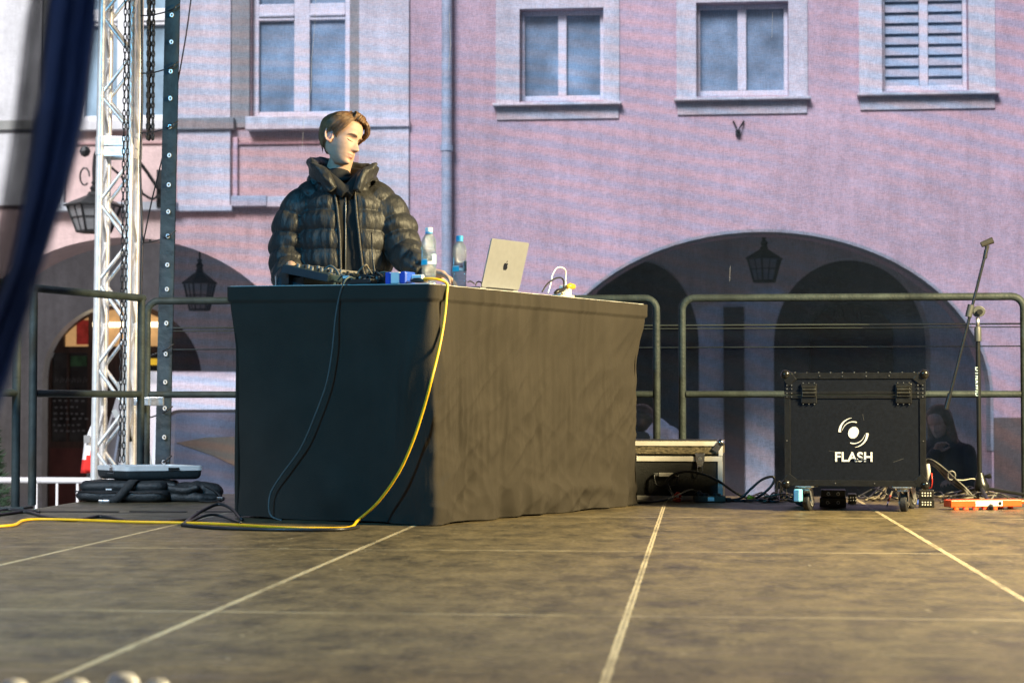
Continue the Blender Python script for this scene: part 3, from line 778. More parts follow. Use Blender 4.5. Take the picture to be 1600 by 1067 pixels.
    q.add([(x_, y_ + .016, z_) for x_, y_, z_ in vs], [(j * 3 + i, j * 3 + i + 1, j * 3 + 4 + i, j * 3 + 3 + i) for j in range(nn) for i in range(2)])
    hem = q.build('hem', hm, t, smooth=True)
    eye = mat('eyelet_zinc', (.8, .82, .85), .35, .6, .1, 40)
    for py in (24, 66, 112, 154, 198, 243, 289, 331, 369, 414, 452, 505, 553, 597, 638, 683, 722, -20):
        p = P(264.5 - (py - 240) * .018, py, YN - .022)
        e = MB(); ring = [p + Vector((.0085 * math.cos(a_), 0, .0105 * math.sin(a_))) for a_ in [k * PI / 5 for k in range(10)]]; e.tube(ring, .0042, 6, closed=True); e.build('eyelet', eye, hem)
    # horizontal seams
    for py, r_ in ((511, .0045), (516, .003), (545, .0035)):
        a = P(700, py, YN - .01); q = MB(); q.tube([(left(a.z) + .05, YN - .02, P(700, py, YN).z), (x1, YN - .02, P(700, py, YN).z + .01)], r_, 6); q.build('seam', mat('seam_dark', (.02, .03, .035), .7, 0, .2, 9), t)
    for pts_ in (((494, -20), (492, 40), (487, 90), (486, 140), (476, 175), (472, 232)), ((702, 20), (704, 70), (701, 110)), ((1141, 415), (1140, 440)), ((1207, 20), (1206, 60))):
        q = MB(); q.tube([P(a_, b_, YN - .05) for a_, b_ in pts_], .0007, 4); q.build('loose_thread', mat('thread_grey', (.35, .36, .4), .8), t)
    for py in (22, 112, 205, 376, 553, 650, 727):
        e = P(264.5 - (py - 240) * .018, py - 6, YN - .03); s_ = P(220, py + 3, 11.25 - .12)
        q = MB(); q.tube(cat_rom([s_, s_.lerp(e, .4) + Vector((0, 0, -.01)), e, e + Vector((.03, -.01, .02)), e + Vector((.05, -.005, .035))], 5), .0045, 6)
        k_ = s_.lerp(e, .35); q.sphere(k_, .009, 8)
        o = q.build('cable_tie', M_cable, None, smooth=True)
        tag(base_origin(o), {22: 'black tie lacing the net hem to the truss, topmost', 112: 'black tie lacing the net hem to the truss, below the top one', 205: 'black tie from net hem to truss just above the joint plate', 376: 'black tie from net hem to truss above the rail corner', 553: 'black tie from net hem to truss above the van roof', 650: 'black tie from net hem to truss below the rail clamp', 727: 'lowest black tie from net hem behind the silver case lid'}[py], 'cable tie', 'ties lacing the net to the truss')
net()

# ---- dark navy drape near the camera
def drape():
    t = thing('gathered_drape', 'blurred navy drape slanting down the left edge close to the camera', 'drape', P(40, 500, 2.6))
    M_dr = mat('drape_navy', (.014, .045, .17), .7, 0, .6, 6, .3, 12)
    M_sh = bpy.data.materials.new('drape_sheer'); M_sh.use_nodes = True
    b = M_sh.node_tree.nodes['Principled BSDF']; b.inputs['Base Color'].default_value = (.03, .035, .07, 1); b.inputs['Roughness'].default_value = .8
    nn_ = N(M_sh, 'ShaderNodeTexNoise'); nn_.inputs['Scale'].default_value = 9; rr = N(M_sh, 'ShaderNodeMapRange'); rr.inputs[3].default_value = .35; rr.inputs[4].default_value = .85
    L(M_sh, nn_.outputs[0], rr.inputs[0]); L(M_sh, rr.outputs[0], b.inputs['Alpha'])
    def strip(name, m, ctl, Y, amp, seed, n=26):
        """ctl: rows of (py, px left, px right)"""
        rows = cat_rom([Vector((a, b_, c)) for a, b_, c in ctl], 8); vs = []
        for r_ in rows:
            for i in range(n + 1):
                s_ = i / n; px = r_.y + (r_.z - r_.y) * s_
                fold = amp * math.sin(s_ * 17 + r_.x * .004 + seed) + amp * .5 * math.sin(s_ * 31 + r_.x * .01)
                vs.append(P(px, r_.x, Y + fold))
        k = len(rows); q = MB(); q.add(vs, [(j * (n + 1) + i, j * (n + 1) + i + 1, (j + 1) * (n + 1) + i + 1, (j + 1) * (n + 1) + i) for j in range(k - 1) for i in range(n)])
        o = q.build(name, m, t, smooth=True); s2_ = o.modifiers.new('thick', 'SOLIDIFY'); s2_.thickness = .004
    strip('drape_fold', M_dr, [(-120, 98, 176), (0, 78, 155), (200, 58, 126), (380, 28, 78), (480, -4, 44), (600, -60, 8), (700, -120, -30)], 2.1, .02, 0)
    strip('sheer_edge', M_sh, [(-120, 70, 112), (0, 48, 92), (200, 24, 66), (380, -6, 36), (480, -36, 8), (600, -90, -30)], 2.15, .012, 2)
drape()

# ---- small white domes at the front of the deck
for k, (px, py, r_) in enumerate(((22, 1060, .022), (118, 1059, .022), (192, 1050, .025), (246, 1060, .019))):
    p = F(px, 1100 + 20, .0); q = MB(); yy = 2.75
    c = P(px, py, yy); hgt = max(c.z, .02)
    q.lathe([(0, 0), (r_ * .8, 0), (r_, hgt - r_), (r_ * .93, hgt - r_ * .45), (r_ * .62, hgt - r_ * .12), (0, hgt)], (c.x, c.y, 0), 20)
    o = q.build('white_dome', mat('white_porcelain', (.88, .90, .95), .3, 0, .03, 9), None, smooth=True)
    tag(base_origin(o), ['blurred white dome at the very bottom left corner of the deck', 'blurred white dome just left of the tallest one at the bottom edge', 'tallest of the blurred white domes at the bottom edge', 'blurred white dome right of the tallest one at the bottom edge'][k], 'white dome', 'blurred white domes at the front edge')

# ---- crowd barrier outside the stage
def barrier():
    Yb = 14.6
    t = thing('crowd_barrier', 'white metal crowd barrier standing behind the left stage edge', 'barrier', (P(60, 800, Yb).x, Yb, GZ))
    z1 = P(60, 750, Yb).z; xa, xb = P(-90, 750, Yb).x, P(255, 750, Yb).x; mt = mat('barrier_white', (.62, .64, .68), .4, .2, .1, 9)
    q = MB(); q.tube([(xa, Yb, GZ), (xa, Yb, z1 - .1), (xa + .1, Yb, z1), (xb - .1, Yb, z1), (xb, Yb, z1 - .1), (xb, Yb, GZ)], .024, 10); q.cyl((xa, Yb, GZ + .15), (xb, Yb, GZ + .15), .02, 8); q.build('frame', mt, t, smooth=True)
    k = P(57, 760, Yb).x; dx = P(89, 760, Yb).x - k; q = MB()
    for i in range(-6, 7):
        x = k + dx * i
        if xa + .05 < x < xb - .05:
            MB().cyl((x, Yb, GZ + .15), (x, Yb, z1), .010, 8).build('bar', mt, t, smooth=True)
barrier()
# red and white flag cloth behind the truss
q = MB(); ff = MB(); vs = []
Yg = 11.9
for j in range(13):
    py = 655 + 84 * j / 12
    wl_ = 126 + (137 - 126) * (1 - j / 12) + 9 * max(0, 1 - j / 5)
    for i in range(7):
        vs.append(P(wl_ + (162 - wl_) * i / 6, py, Yg + .02 * math.sin(i * 2.1 + j * .3)))
ff.add(vs, [(j * 7 + i, j * 7 + i + 1, (j + 1) * 7 + i + 1, (j + 1) * 7 + i) for j in range(12) for i in range(6)])
ft = thing('flag', 'small hanging white over red flag behind the foot of the truss tower', 'flag', P(145, 739, Yg))
fo = ff.build('cloth', [mat('flag_white', (.75, .75, .76), .8), mat('flag_red', (.62, .02, .015), .8)], ft, smooth=True)
for p_ in fo.data.polygons:
    i = p_.index % 6; j = p_.index // 6
    p_.material_index = 1 if j > 8 - i * .6 else 0
s2_ = fo.modifiers.new('thick', 'SOLIDIFY'); s2_.thickness = .003
MB().cyl(P(166, 650, Yg + .04), P(166, 800, Yg + .04), .008, 6).build('pole', M_metal, ft)
MB().box(P(136, 686, Yg - .03), (.04, .01, .05)).build('clip', M_grey, ft)
# conifer at the left edge
def conifer():
    c = P(-22, 700, 15.5); t = thing('potted_conifer', 'dark green conifer cut off by the left edge of the photo', 'conifer', (c.x, c.y, GZ))
    MB().lathe([(0, 0), (.03, 0), (.02, 1.6), (0, 1.6)], (c.x, c.y, GZ), 8).build('trunk', M_wood, t)
    q = MB(); rnd = random.Random(4)
    for k in range(1500):
        z = rnd.random() ** .8; r_ = (1 - z) * .33 * (.55 + .45 * rnd.random()); a_ = rnd.random() * 6.28
        p = Vector((c.x + r_ * math.cos(a_), c.y + r_ * math.sin(a_), GZ + .25 + z * 1.5)); d_ = Vector((math.cos(a_), math.sin(a_), rnd.uniform(-.2, .9))) * .07
        s_ = d_.cross(Vector((rnd.random(), rnd.random(), rnd.random()))).normalized() * .012
        q.add([p - s_, p + s_, p + d_], [(0, 1, 2)])
    q.build('foliage', mat('conifer_green', (.02, .05, .025), .7, 0, .5, 12), t)
    MB().lathe([(0, 0), (.14, 0), (.19, .3), (0, .3)], (c.x, c.y, GZ), 16).build('pot', M_grey, t)
conifer()

# ---- white van
def van():
    rl = P(232, 700, 14.6); L_ = 4.6; W_ = 1.85
    yaw = R(24)      # its nose points away and to the left
    t = thing('parked_van', 'white parked van seen from behind through the net, left of the table', 'van', (rl.x, rl.y, GZ), yaw, local=True)
    # local: x to the right across the rear, y forward (away), z up; origin at rear left corner
    white = mat('van_paint', (.62, .65, .72), .22, 0, .03, 3, coat=.6); glass = mat('van_glass', (.10, .12, .16), .08, 0, .5, 1.3, spec=1., coat=1.)  # glass colour lightened, its noise patches stand in for reflections
    H = 1.93
    prof = [(0, .35), (-.03, .6), (0, .95), (.10, 1.55), (.18, 1.84), (.34, 1.92), (1.6, 1.96), (2.7, 1.90), (3.0, 1.80), (3.85, 1.12), (4.45, .95), (4.62, .75), (4.62, .35), (4.2, .28), (.4, .28)]
    def hw(z): return .92 - .13 * max(0, (z - .95)) ** 1.2
    b = MB(); rings = []
    for sgn in (-1, -.93, 0, .93, 1):
        ring = []
        for y, z in prof:
            x = W_ / 2 + hw(z) * (sgn if abs(sgn) < 1 else sgn)
            zz = z + (.03 if abs(sgn) < .95 and z > 1.5 else 0) - (0.05 if abs(sgn) == 1 and z > 1.8 else 0)
            yy = y + (.07 if abs(sgn) == 1 and y < .5 else 0) - (.25 if abs(sgn) == 1 and y > 4 else 0)
            ring.append((x, yy, zz))
        rings.append(ring)
    b.loft(rings); b.build('body', white, t, smooth=True, angle=35, bevel=.02)
    def rr(x0, z0, x1, z1, r_, n=5):
        pts = []
        for cx, cz, a0 in ((x1 - r_, z1 - r_, 0), (x0 + r_, z1 - r_, 90), (x0 + r_, z0 + r_, 180), (x1 - r_, z0 + r_, 270)):
            for k in range(n + 1):
                a_ = R(a0 + 90 * k / n); pts.append((cx + r_ * math.cos(a_), cz + r_ * math.sin(a_)))
        return pts
    def yrear(z):
        for (ya, za), (yb, zb) in zip(prof, prof[1:]):
            if za <= z <= zb: return ya + (yb - ya) * (z - za) / (zb - za)
        return 0
    def rearpatch(name, outline, off, m, th=.012):
        vs = [Vector((x, yrear(z) - off, z)) for x, z in outline]; vs2 = [v + Vector((0, th, 0)) for v in vs]; n_ = len(vs)
        q = MB(); q.add(vs + vs2, [tuple(range(n_)), tuple(range(2 * n_ - 1, n_ - 1, -1))] + [(i, (i + 1) % n_, (i + 1) % n_ + n_, i + n_) for i in range(n_)]); return q.build(name, m, t)
    rearpatch('window_seal', rr(.10, .94, W_ - .10, 1.66, .16), .012, M_rubber)
    rearpatch('rear_window', rr(.125, .965, W_ - .125, 1.635, .145), .020, glass)
    rearpatch('painted_reflection', [(.22, 1.40), (.45, 1.44), (W_ - .2, 1.46), (W_ - .2, 1.02), (.80, 1.16), (.5, 1.30)], .0225, mat('reflection_dark', (.012, .016, .02), .3), .003)  # dark slanting reflection painted onto the rear glass as a thin patch
    rearpatch('number_plate', rr(.66, .62, 1.2, .73, .01), .05, M_white)
    for x in (.07, W_ - .07): 
        q = MB(); q.box((x, -.01, .75), (.14, .1, .36)); q.build('tail_light', M_red, t, bevel=.02)
    q = MB(); q.box((W_ / 2, -.05, .45), (W_ - .08, .16, .26)); q.build('bumper', mat('bumper_grey', (.08, .08, .085), .6), t, bevel=.04)
    # side windows on the left flank
    def side(name, y0, z0, y1, z1, m, slope=0):
        q = MB(); pts = rr(y0, z0, y1, z1, .06); vs = [Vector((W_ / 2 - hw(z) - .012, y + slope * (z - z0), z)) for y, z in pts]; n_ = len(vs)
        q.add(vs + [v + Vector((.02, 0, 0)) for v in vs], [tuple(range(n_)), tuple(range(2 * n_ - 1, n_ - 1, -1))] + [(i, (i + 1) % n_, (i + 1) % n_ + n_, i + n_) for i in range(n_)]); q.build(name, m, t)
    side('side_window', 2.52, 1.0, 3.2, 1.58, glass, -.3)
    q = MB(); q.box((-.06, 3.15, 1.05), (.16, .1, .2)); q.build('mirror', M_black, t, bevel=.03)
    for y in (.85, 3.75):
        for x in (.1, W_ - .1):
            wl_ = MB(); wl_.tube([(x - .1, y, .31), (x + .1, y, .31)], .31, 24); wh = wl_.build('wheel', M_rubber, t, bevel=.03)
            MB().tube([(x - .108, y, .31), (x + .108, y, .31)], .19, 16).build('rim', M_metal, wh)
van()

# ================================================================= TABLE
TH = 1.0
TF = F(672, 443, TH); TR = F(1005, 475, TH)
U = (TR - TF); U.z = 0; TLEN = U.length; U.normalize(); V = Vector((-U.y, U.x, 0))
def solve_left():
    lo, hi = .3, 1.6
    for _ in range(40):
        m_ = (lo + hi) / 2
        if proj(TF + V * m_)[0] > 360: lo = m_
        else: hi = m_
    return lo
TWID = solve_left()
ZL = TH
for _ in range(20):
    ZL += (proj(TF + V * TWID + Vector((0, 0, ZL - TH)))[1] - 447) * .0012
def T(u, v, z=0.):
    """a point on the table top: u metres along the long side, v across, z above"""
    return Vector((TF.x, TF.y, 0)) + U * u + V * v + Vector((0, 0, TH + (ZL - TH) * v / TWID + z))
def Tpx(px, v, z=0.):
    """the point of the table top at distance v from the long front side that stands at image column px"""
    lo, hi = -.3, TLEN + .5
    for _ in range(40):
        m_ = (lo + hi) / 2
        if proj(T(m_, v))[0] < px: lo = m_
        else: hi = m_
    return T(lo, v, z)
print('TABLE', TLEN, TWID, ZL)
TROT = math.atan2(U.y, U.x)
def table():
    t = thing('stage_table', 'large table wrapped in a black cloth skirt with the music gear on it', 'table', T(TLEN / 2, TWID / 2, -TH))
    q = MB()
    cs = [T(0, 0), T(TLEN, 0), T(TLEN, TWID), T(0, TWID)]
    c = (cs[0] + cs[2]) / 2
    cs = [p + (p - c).normalized() * .004 for p in cs]
    q.add(cs + [p + Vector((0, 0, -.045)) for p in cs], [(0, 1, 2, 3), (7, 6, 5, 4)] + [(i, (i + 1) % 4, (i + 1) % 4 + 4, i + 4) for i in range(4)])
    q.build('tabletop', mat('tabletop_laminate', (.50, .50, .47), .45, 0, .1, 8), t, bevel=.003)
    for u, v in ((.15, .12), (TLEN - .15, .12), (.15, TWID - .12), (TLEN - .15, TWID - .12)):
        p = T(u, v); MB().cyl((p.x, p.y, .003), (p.x, p.y, TH - .05), .024, 10).build('leg', M_metal, t, smooth=True, angle=50)
    # cloth
    n = 760; hN = 130
    peri = [(0, TWID), (0, 0), (TLEN, 0), (TLEN, TWID), (0, TWID)]
    segs = [TWID, TLEN, TWID, TLEN]; tot = sum(segs)
    def rectp(s_):
        s_ %= tot; k = 0
        while s_ > segs[k]: s_ -= segs[k]; k += 1
        a, b = peri[k], peri[k + 1]; f = s_ / segs[k]
        return Vector((a[0] + (b[0] - a[0]) * f, a[1] + (b[1] - a[1]) * f, 0))
    def norm(s_, e=.02):
        d_ = rectp(s_ + e) - rectp(s_ - e); return Vector((-(-d_.y), -d_.x, 0)).normalized() if d_.length > 1e-6 else Vector((0, 0, 0))
    vs = []
    ctr = Vector((TLEN / 2, TWID / 2, 0))
    for j in range(hN + 1):
        h = j / hN; zz = h * 1.0
        for i in range(n):
            s_ = tot * i / n
            r_ = .009 + .016 * min(1, h * 3)
            p = Vector((0, 0, 0)); 
            for k in (-1, -.5, 0, .5, 1): p += rectp(s_ + k * r_)
            p /= 5
            nn_ = norm(s_, max(.012, r_))
            if nn_.dot(p - ctr) < 0: nn_ = -nn_
            # corner proximity
            dF = abs(s_ - TWID); dL = min(s_, tot - s_); dR = abs(s_ - TWID - TLEN)
            gF = math.exp(-(dF / .20) ** 2)
            # hemmed band proud at the top, cloth falls in below it
            band = .012 if h < .065 else 0
            k_ = min(1, max(0, (h - .05) / .24)); k_ = k_ * k_ * (3 - 2 * k_)
            inset = -.024 * k_ * (1 - .8 * gF) + .012 * k_ * gF
            # the corners at both ends pull in with the hang
            pull = .007 * k_ * (math.exp(-(dL / .1) ** 2) + math.exp(-(dR / .12) ** 2))
            # folds
            q1 = noise.noise(Vector((s_ * 3.2, h * .7, 1.3))) * .018 * k_
            q2 = noise.noise(Vector((s_ * 9, h * 2.0 + s_ * 2, 4.1))) * .007 * k_ * (.4 + h)
            ux = s_ - TWID
            q3 = 0
            if 0 < ux < TLEN:      # creases on the long side, slanting down from both top corners
                a_ = (ux * .9 + h * 1.1); b_ = (ux * .5 - h * .9)
                q3 = .009 * (1 - abs(noise.noise(Vector((a_ * 10, b_ * 3, .5))) * 2.2)) * min(1, h * 2) + .008 * (1 - abs(noise.noise(Vector((a_ * 4, b_ * 14, 7.5))) * 2.4)) * max(0, h - .3)
                q3 += .009 * (1 - abs(noise.noise(Vector((ux * 15, h * 1.6, 3.5))) * 2.4)) + .006 * (1 - abs(noise.noise(Vector((ux * 31, h * 2.5, 9.5))) * 2.4)) * math.exp(-((h - .52) / .25) ** 2)
                q3 += .022 * math.exp(-((ux - .95) / .30) ** 2 - ((h - .93) / .07) ** 2) + .018 * math.exp(-((h - .90 - .05 * (ux - 1.4)) / .035) ** 2) * math.exp(-((ux - 1.35) / .3) ** 2)
            else:
                q3 = .006 * noise.noise(Vector((s_ * 16, h * .8, 2.2))) * k_
                q3 += .035 * math.exp(-((h - .90) / .10) ** 2) * math.exp(-((TWID - s_ - .50) / .09) ** 2)
            # ridge running down left of the front corner
            if s_ < TWID:
                c0 = .03 + .16 * h; q3 += .030 * math.exp(-((TWID - s_ - c0) / .045) ** 2) * math.exp(-((h - .42) / .26) ** 2)
                q3 -= .012 * math.exp(-((TWID - s_ - c0 - .10) / .05) ** 2) * math.exp(-((h - .5) / .3) ** 2)
            fl_ = .014 * max(0, h - .8) / .2 * math.sin(s_ * 23 + 2 * math.sin(s_ * 7)) 
            off = .006 + band + inset - pull + q1 + q2 + q3 + fl_
            if k_ > 0 and off < -.05: off = -.05
            p = p + nn_ * off
            top = T(p.x, p.y, -.004)
            base = Vector((top.x, top.y, 0))
            hem = .003 + .006 * (1 + math.sin(s_ * 11)) * .5
            z = top.z * (1 - h) + hem * h
            vs.append((top.x, top.y, z))
    q = MB(); q.add(vs, [(j * n + i, j * n + (i + 1) % n, (j + 1) * n + (i + 1) % n, (j + 1) * n + i) for j in range(hN) for i in range(n)])
    mc = mat('skirt_cloth', (.036, .0315, .026), .9, 0, .10, 6, .25, 260, spec=.12)
    q.build('cloth_skirt', mc, t, smooth=True)
table()

# ================================================================= GEAR ON THE TABLE
def boxm(c, d, rot): return MB().box(c, d, rot)
RT = Matrix.Rotation(TROT, 3, 'Z')
def bottle(label, p, H, cap_m, fill, rz):
    t = thing('water_bottle', label, 'water bottle', p, rz, 'clear water bottles on the table', local=True)
    pet = bpy.data.materials.get('clear_pet')
    if not pet:
        pet = bpy.data.materials.new('clear_pet'); pet.use_nodes = True; n = pet.node_tree.nodes; l = pet.node_tree.links; n.clear()
        o_ = n.new('ShaderNodeOutputMaterial'); tr = n.new('ShaderNodeBsdfTransparent'); tr.inputs[0].default_value = (.80, .90, .93, 1)
        gl = n.new('ShaderNodeBsdfGlossy'); gl.inputs['Roughness'].default_value = .12; lw = n.new('ShaderNodeLayerWeight'); lw.inputs[0].default_value = .35
        nz = n.new('ShaderNodeTexNoise'); nz.inputs['Scale'].default_value = 38; bp = n.new('ShaderNodeBump'); bp.inputs['Strength'].default_value = .9; bp.inputs['Distance'].default_value = .012
        l.new(nz.outputs[0], bp.inputs['Height']); l.new(bp.outputs[0], gl.inputs['Normal'])
        df = n.new('ShaderNodeBsdfDiffuse'); df.inputs[0].default_value = (.55, .65, .7, 1); m1 = n.new('ShaderNodeMixShader'); m1.inputs[0].default_value = .14
        mr = n.new('ShaderNodeMapRange'); mr.inputs[3].default_value = .28; mr.inputs[4].default_value = .75; l.new(lw.outputs['Facing'], mr.inputs[0])
        l.new(tr.outputs[0], m1.inputs[1]); l.new(df.outputs[0], m1.inputs[2])
        mx = n.new('ShaderNodeMixShader'); l.new(mr.outputs[0], mx.inputs[0]); l.new(m1.outputs[0], mx.inputs[1]); l.new(gl.outputs[0], mx.inputs[2]); l.new(mx.outputs[0], o_.inputs[0])
    wat = bpy.data.materials.get('water_tint') 
    r = .031
    prof = [(0, 0), (r * .8, 0), (r, .008)]
    z = .012
    while z < H * .34: prof += [(r, z), (r * .93, z + .006), (r, z + .012)]; z += .018
    prof += [(r * .98, H * .36), (r * .98, H * .62)]
    z = H * .63
    while z < H * .74: prof += [(r, z), (r * .95, z + .005), (r, z + .01)]; z += .014
    prof += [(r, H * .76), (r * .86, H * .82), (r * .5, H * .88), (r * .42, H * .90), (r * .42, H * .93), (0, H * .93)]
    MB().lathe(prof, (0, 0, 0), 24).build('body', pet, t, smooth=True)
    MB().lathe([(0, H * .895), (r * .55, H * .895), (r * .55, H * .905), (r * .48, H * .91), (r * .48, H * .93), (0, H * .93)], (0, 0, 0), 20).build('neck_ring', mat('neck_blue', (.05, .30, .60), .4), t, smooth=True, angle=40)
    cp = MB().lathe([(0, H * .925), (r * .52, H * .925), (r * .52, H * .995), (r * .45, H), (0, H)], (0, 0, 0), 24).build('cap', cap_m, t, smooth=True, angle=40)
    # wrap-around label: clear film with a cyan block and a white block
    def arc(name, a0, a1, z0, z1, m, rr=1.03):
        k = 14; q = MB(); vs = []
        for i in range(k + 1):
            a_ = R(a0 + (a1 - a0) * i / k)
            for z_ in (z0, z1):
                for r_ in (r * rr * .985, r * rr): vs.append((r_ * math.cos(a_), r_ * math.sin(a_), z_))
        fs = []
        for i in range(k):
            o_ = i * 4; fs += [(o_ + 1, o_ + 5, o_ + 7, o_ + 3), (o_, o_ + 2, o_ + 6, o_ + 4), (o_ + 2, o_ + 3, o_ + 7, o_ + 6), (o_, o_ + 4, o_ + 5, o_ + 1)]
        q.add(vs, fs); q.build(name, m, t, smooth=True, angle=40)
    cy = mat('label_cyan', (.0, .42, .62), .4, 0, .15, 60); wh = mat('label_white', (.78, .82, .84), .4, 0, .08, 60); bl = mat('label_pale', (.35, .55, .68), .4, 0, .3, 50)
    arc('label', 165, 262, H * .35, H * .43, cy); arc('label', 300, 352, H * .36, H * .54, bl); arc('label', 262, 300, H * .36, H * .41, wh); arc('label', 165, 262, H * .431, H * .455, bl); arc('label', 200, 215, H * .47, H * .60, bl)
    return t
cs_ = R(5)
pb1 = Tpx(670, .10); sc1_ = 1
bottle('larger clear water bottle with a white screw cap in front of the hand', pb1, .245, M_white, .5, R(5))
bottle('clear water bottle with a blue cap between the other bottle and the laptop', Tpx(718, .24), .248, mat('cap_blue', (.02, .28, .55), .4), .5, R(12))

def laptop():
    # hinge line foot-points
    W = .30; Hh = .215
    base = Tpx(787, .22)
    base.z = T(0, .2).z
    # lid seen from behind; its normal leans towards us
    a = Tpx(755, .075); b = Tpx(807, .075)
    c = (a + b) / 2; c.z = T(1.0, .2).z
    t = thing('laptop', 'open silver laptop seen from behind with a dark apple emblem on its lid', 'laptop', c, TROT + R(-3), local=True)
    # find lid width so that it spans the columns
    W = (b - a).length + .012
    lean = R(15)                                  # local: x along the lid, -y towards the camera side
    lid = MB(); 
    def rr(x0, z0, x1, z1, r_, n=5):
        pts = []
        for cx, cz, a0 in ((x1 - r_, z1 - r_, 0), (x0 + r_, z1 - r_, 90), (x0 + r_, z0 + r_, 180), (x1 - r_, z0 + r_, 270)):
            for k in range(n + 1):
                a_ = R(a0 + 90 * k / n); pts.append((cx + r_ * math.cos(a_), cz + r_ * math.sin(a_)))
        return pts
    H_ = .218
    Rl = Matrix.Rotation(lean, 4, 'X'); Tz = Matrix.Translation((0, 0, .012)) @ Rl
    lid.prism(rr(-W / 2, 0, W / 2, H_, .010), [], -.003, .003, Tz)
    al_ = mat('laptop_silver', (.26, .27, .29), .5, .4, .05, 40)
    lo = lid.build('lid', al_, t, bevel=.001)
    MB().prism(rr(-W / 2 + .006, .006, W / 2 - .006, H_ - .006, .008), [], .0033, .0045, Tz).build('screen', mat('screen_dark', (.01, .01, .012), .1), t)
    bs = MB(); bs.box((0, .11, .007), (W, .215, .013)); bs.build('base', al_, t, bevel=.003)
    MB().box((0, .10, .0145), (W * .86, .10, .002)).build('keyboard', M_black, t)
    MB().cyl((-W * .35, .002, .012), (W * .35, .002, .012), .006, 8).build('hinge', M_black, t)
    # the emblem: bitten apple with a leaf
    s_ = .017
    body = []
    K = [(0, .78), (.22, .92), (.52, .95), (.80, .80), (.93, .62)]            # right shoulder
    body = [(0, .80), (.18, .90), (.42, .95), (.66, .88), (.86, .70)]
    for k in range(7):                                                          # bite
        a_ = R(118 + 124 * k / 6); body.append((1.16 + .44 * math.cos(a_), .34 + .44 * math.sin(a_)))
    body += [(.98, -.08), (.88, -.42), (.68, -.74), (.46, -.94), (.24, -.96), (0, -.88), (-.24, -.96), (-.46, -.94), (-.70, -.74), (-.90, -.40), (-1.0, .0), (-.98, .40), (-.84, .72), (-.60, .90), (-.36, .94), (-.16, .88)]
    leaf = [(.02, 1.02), (.04, 1.28), (.20, 1.50), (.42, 1.60), (.44, 1.36), (.30, 1.14), (.12, 1.03)]
    cx, cz = .0, H_ * .46
    em = mat('emblem_dark', (.01, .012, .02), .25)
    q = MB()
    # viewed from the -y side x runs to the right
    q.prism([(cx + x * s_, cz + z * s_) for x, z in body], [], -.0038, -.0031, Tz)
    q.prism([(cx + x * s_, cz + z * s_) for x, z in leaf], [], -.0038, -.0031, Tz)
    q.build('emblem', em, lo)
    return t
laptop()

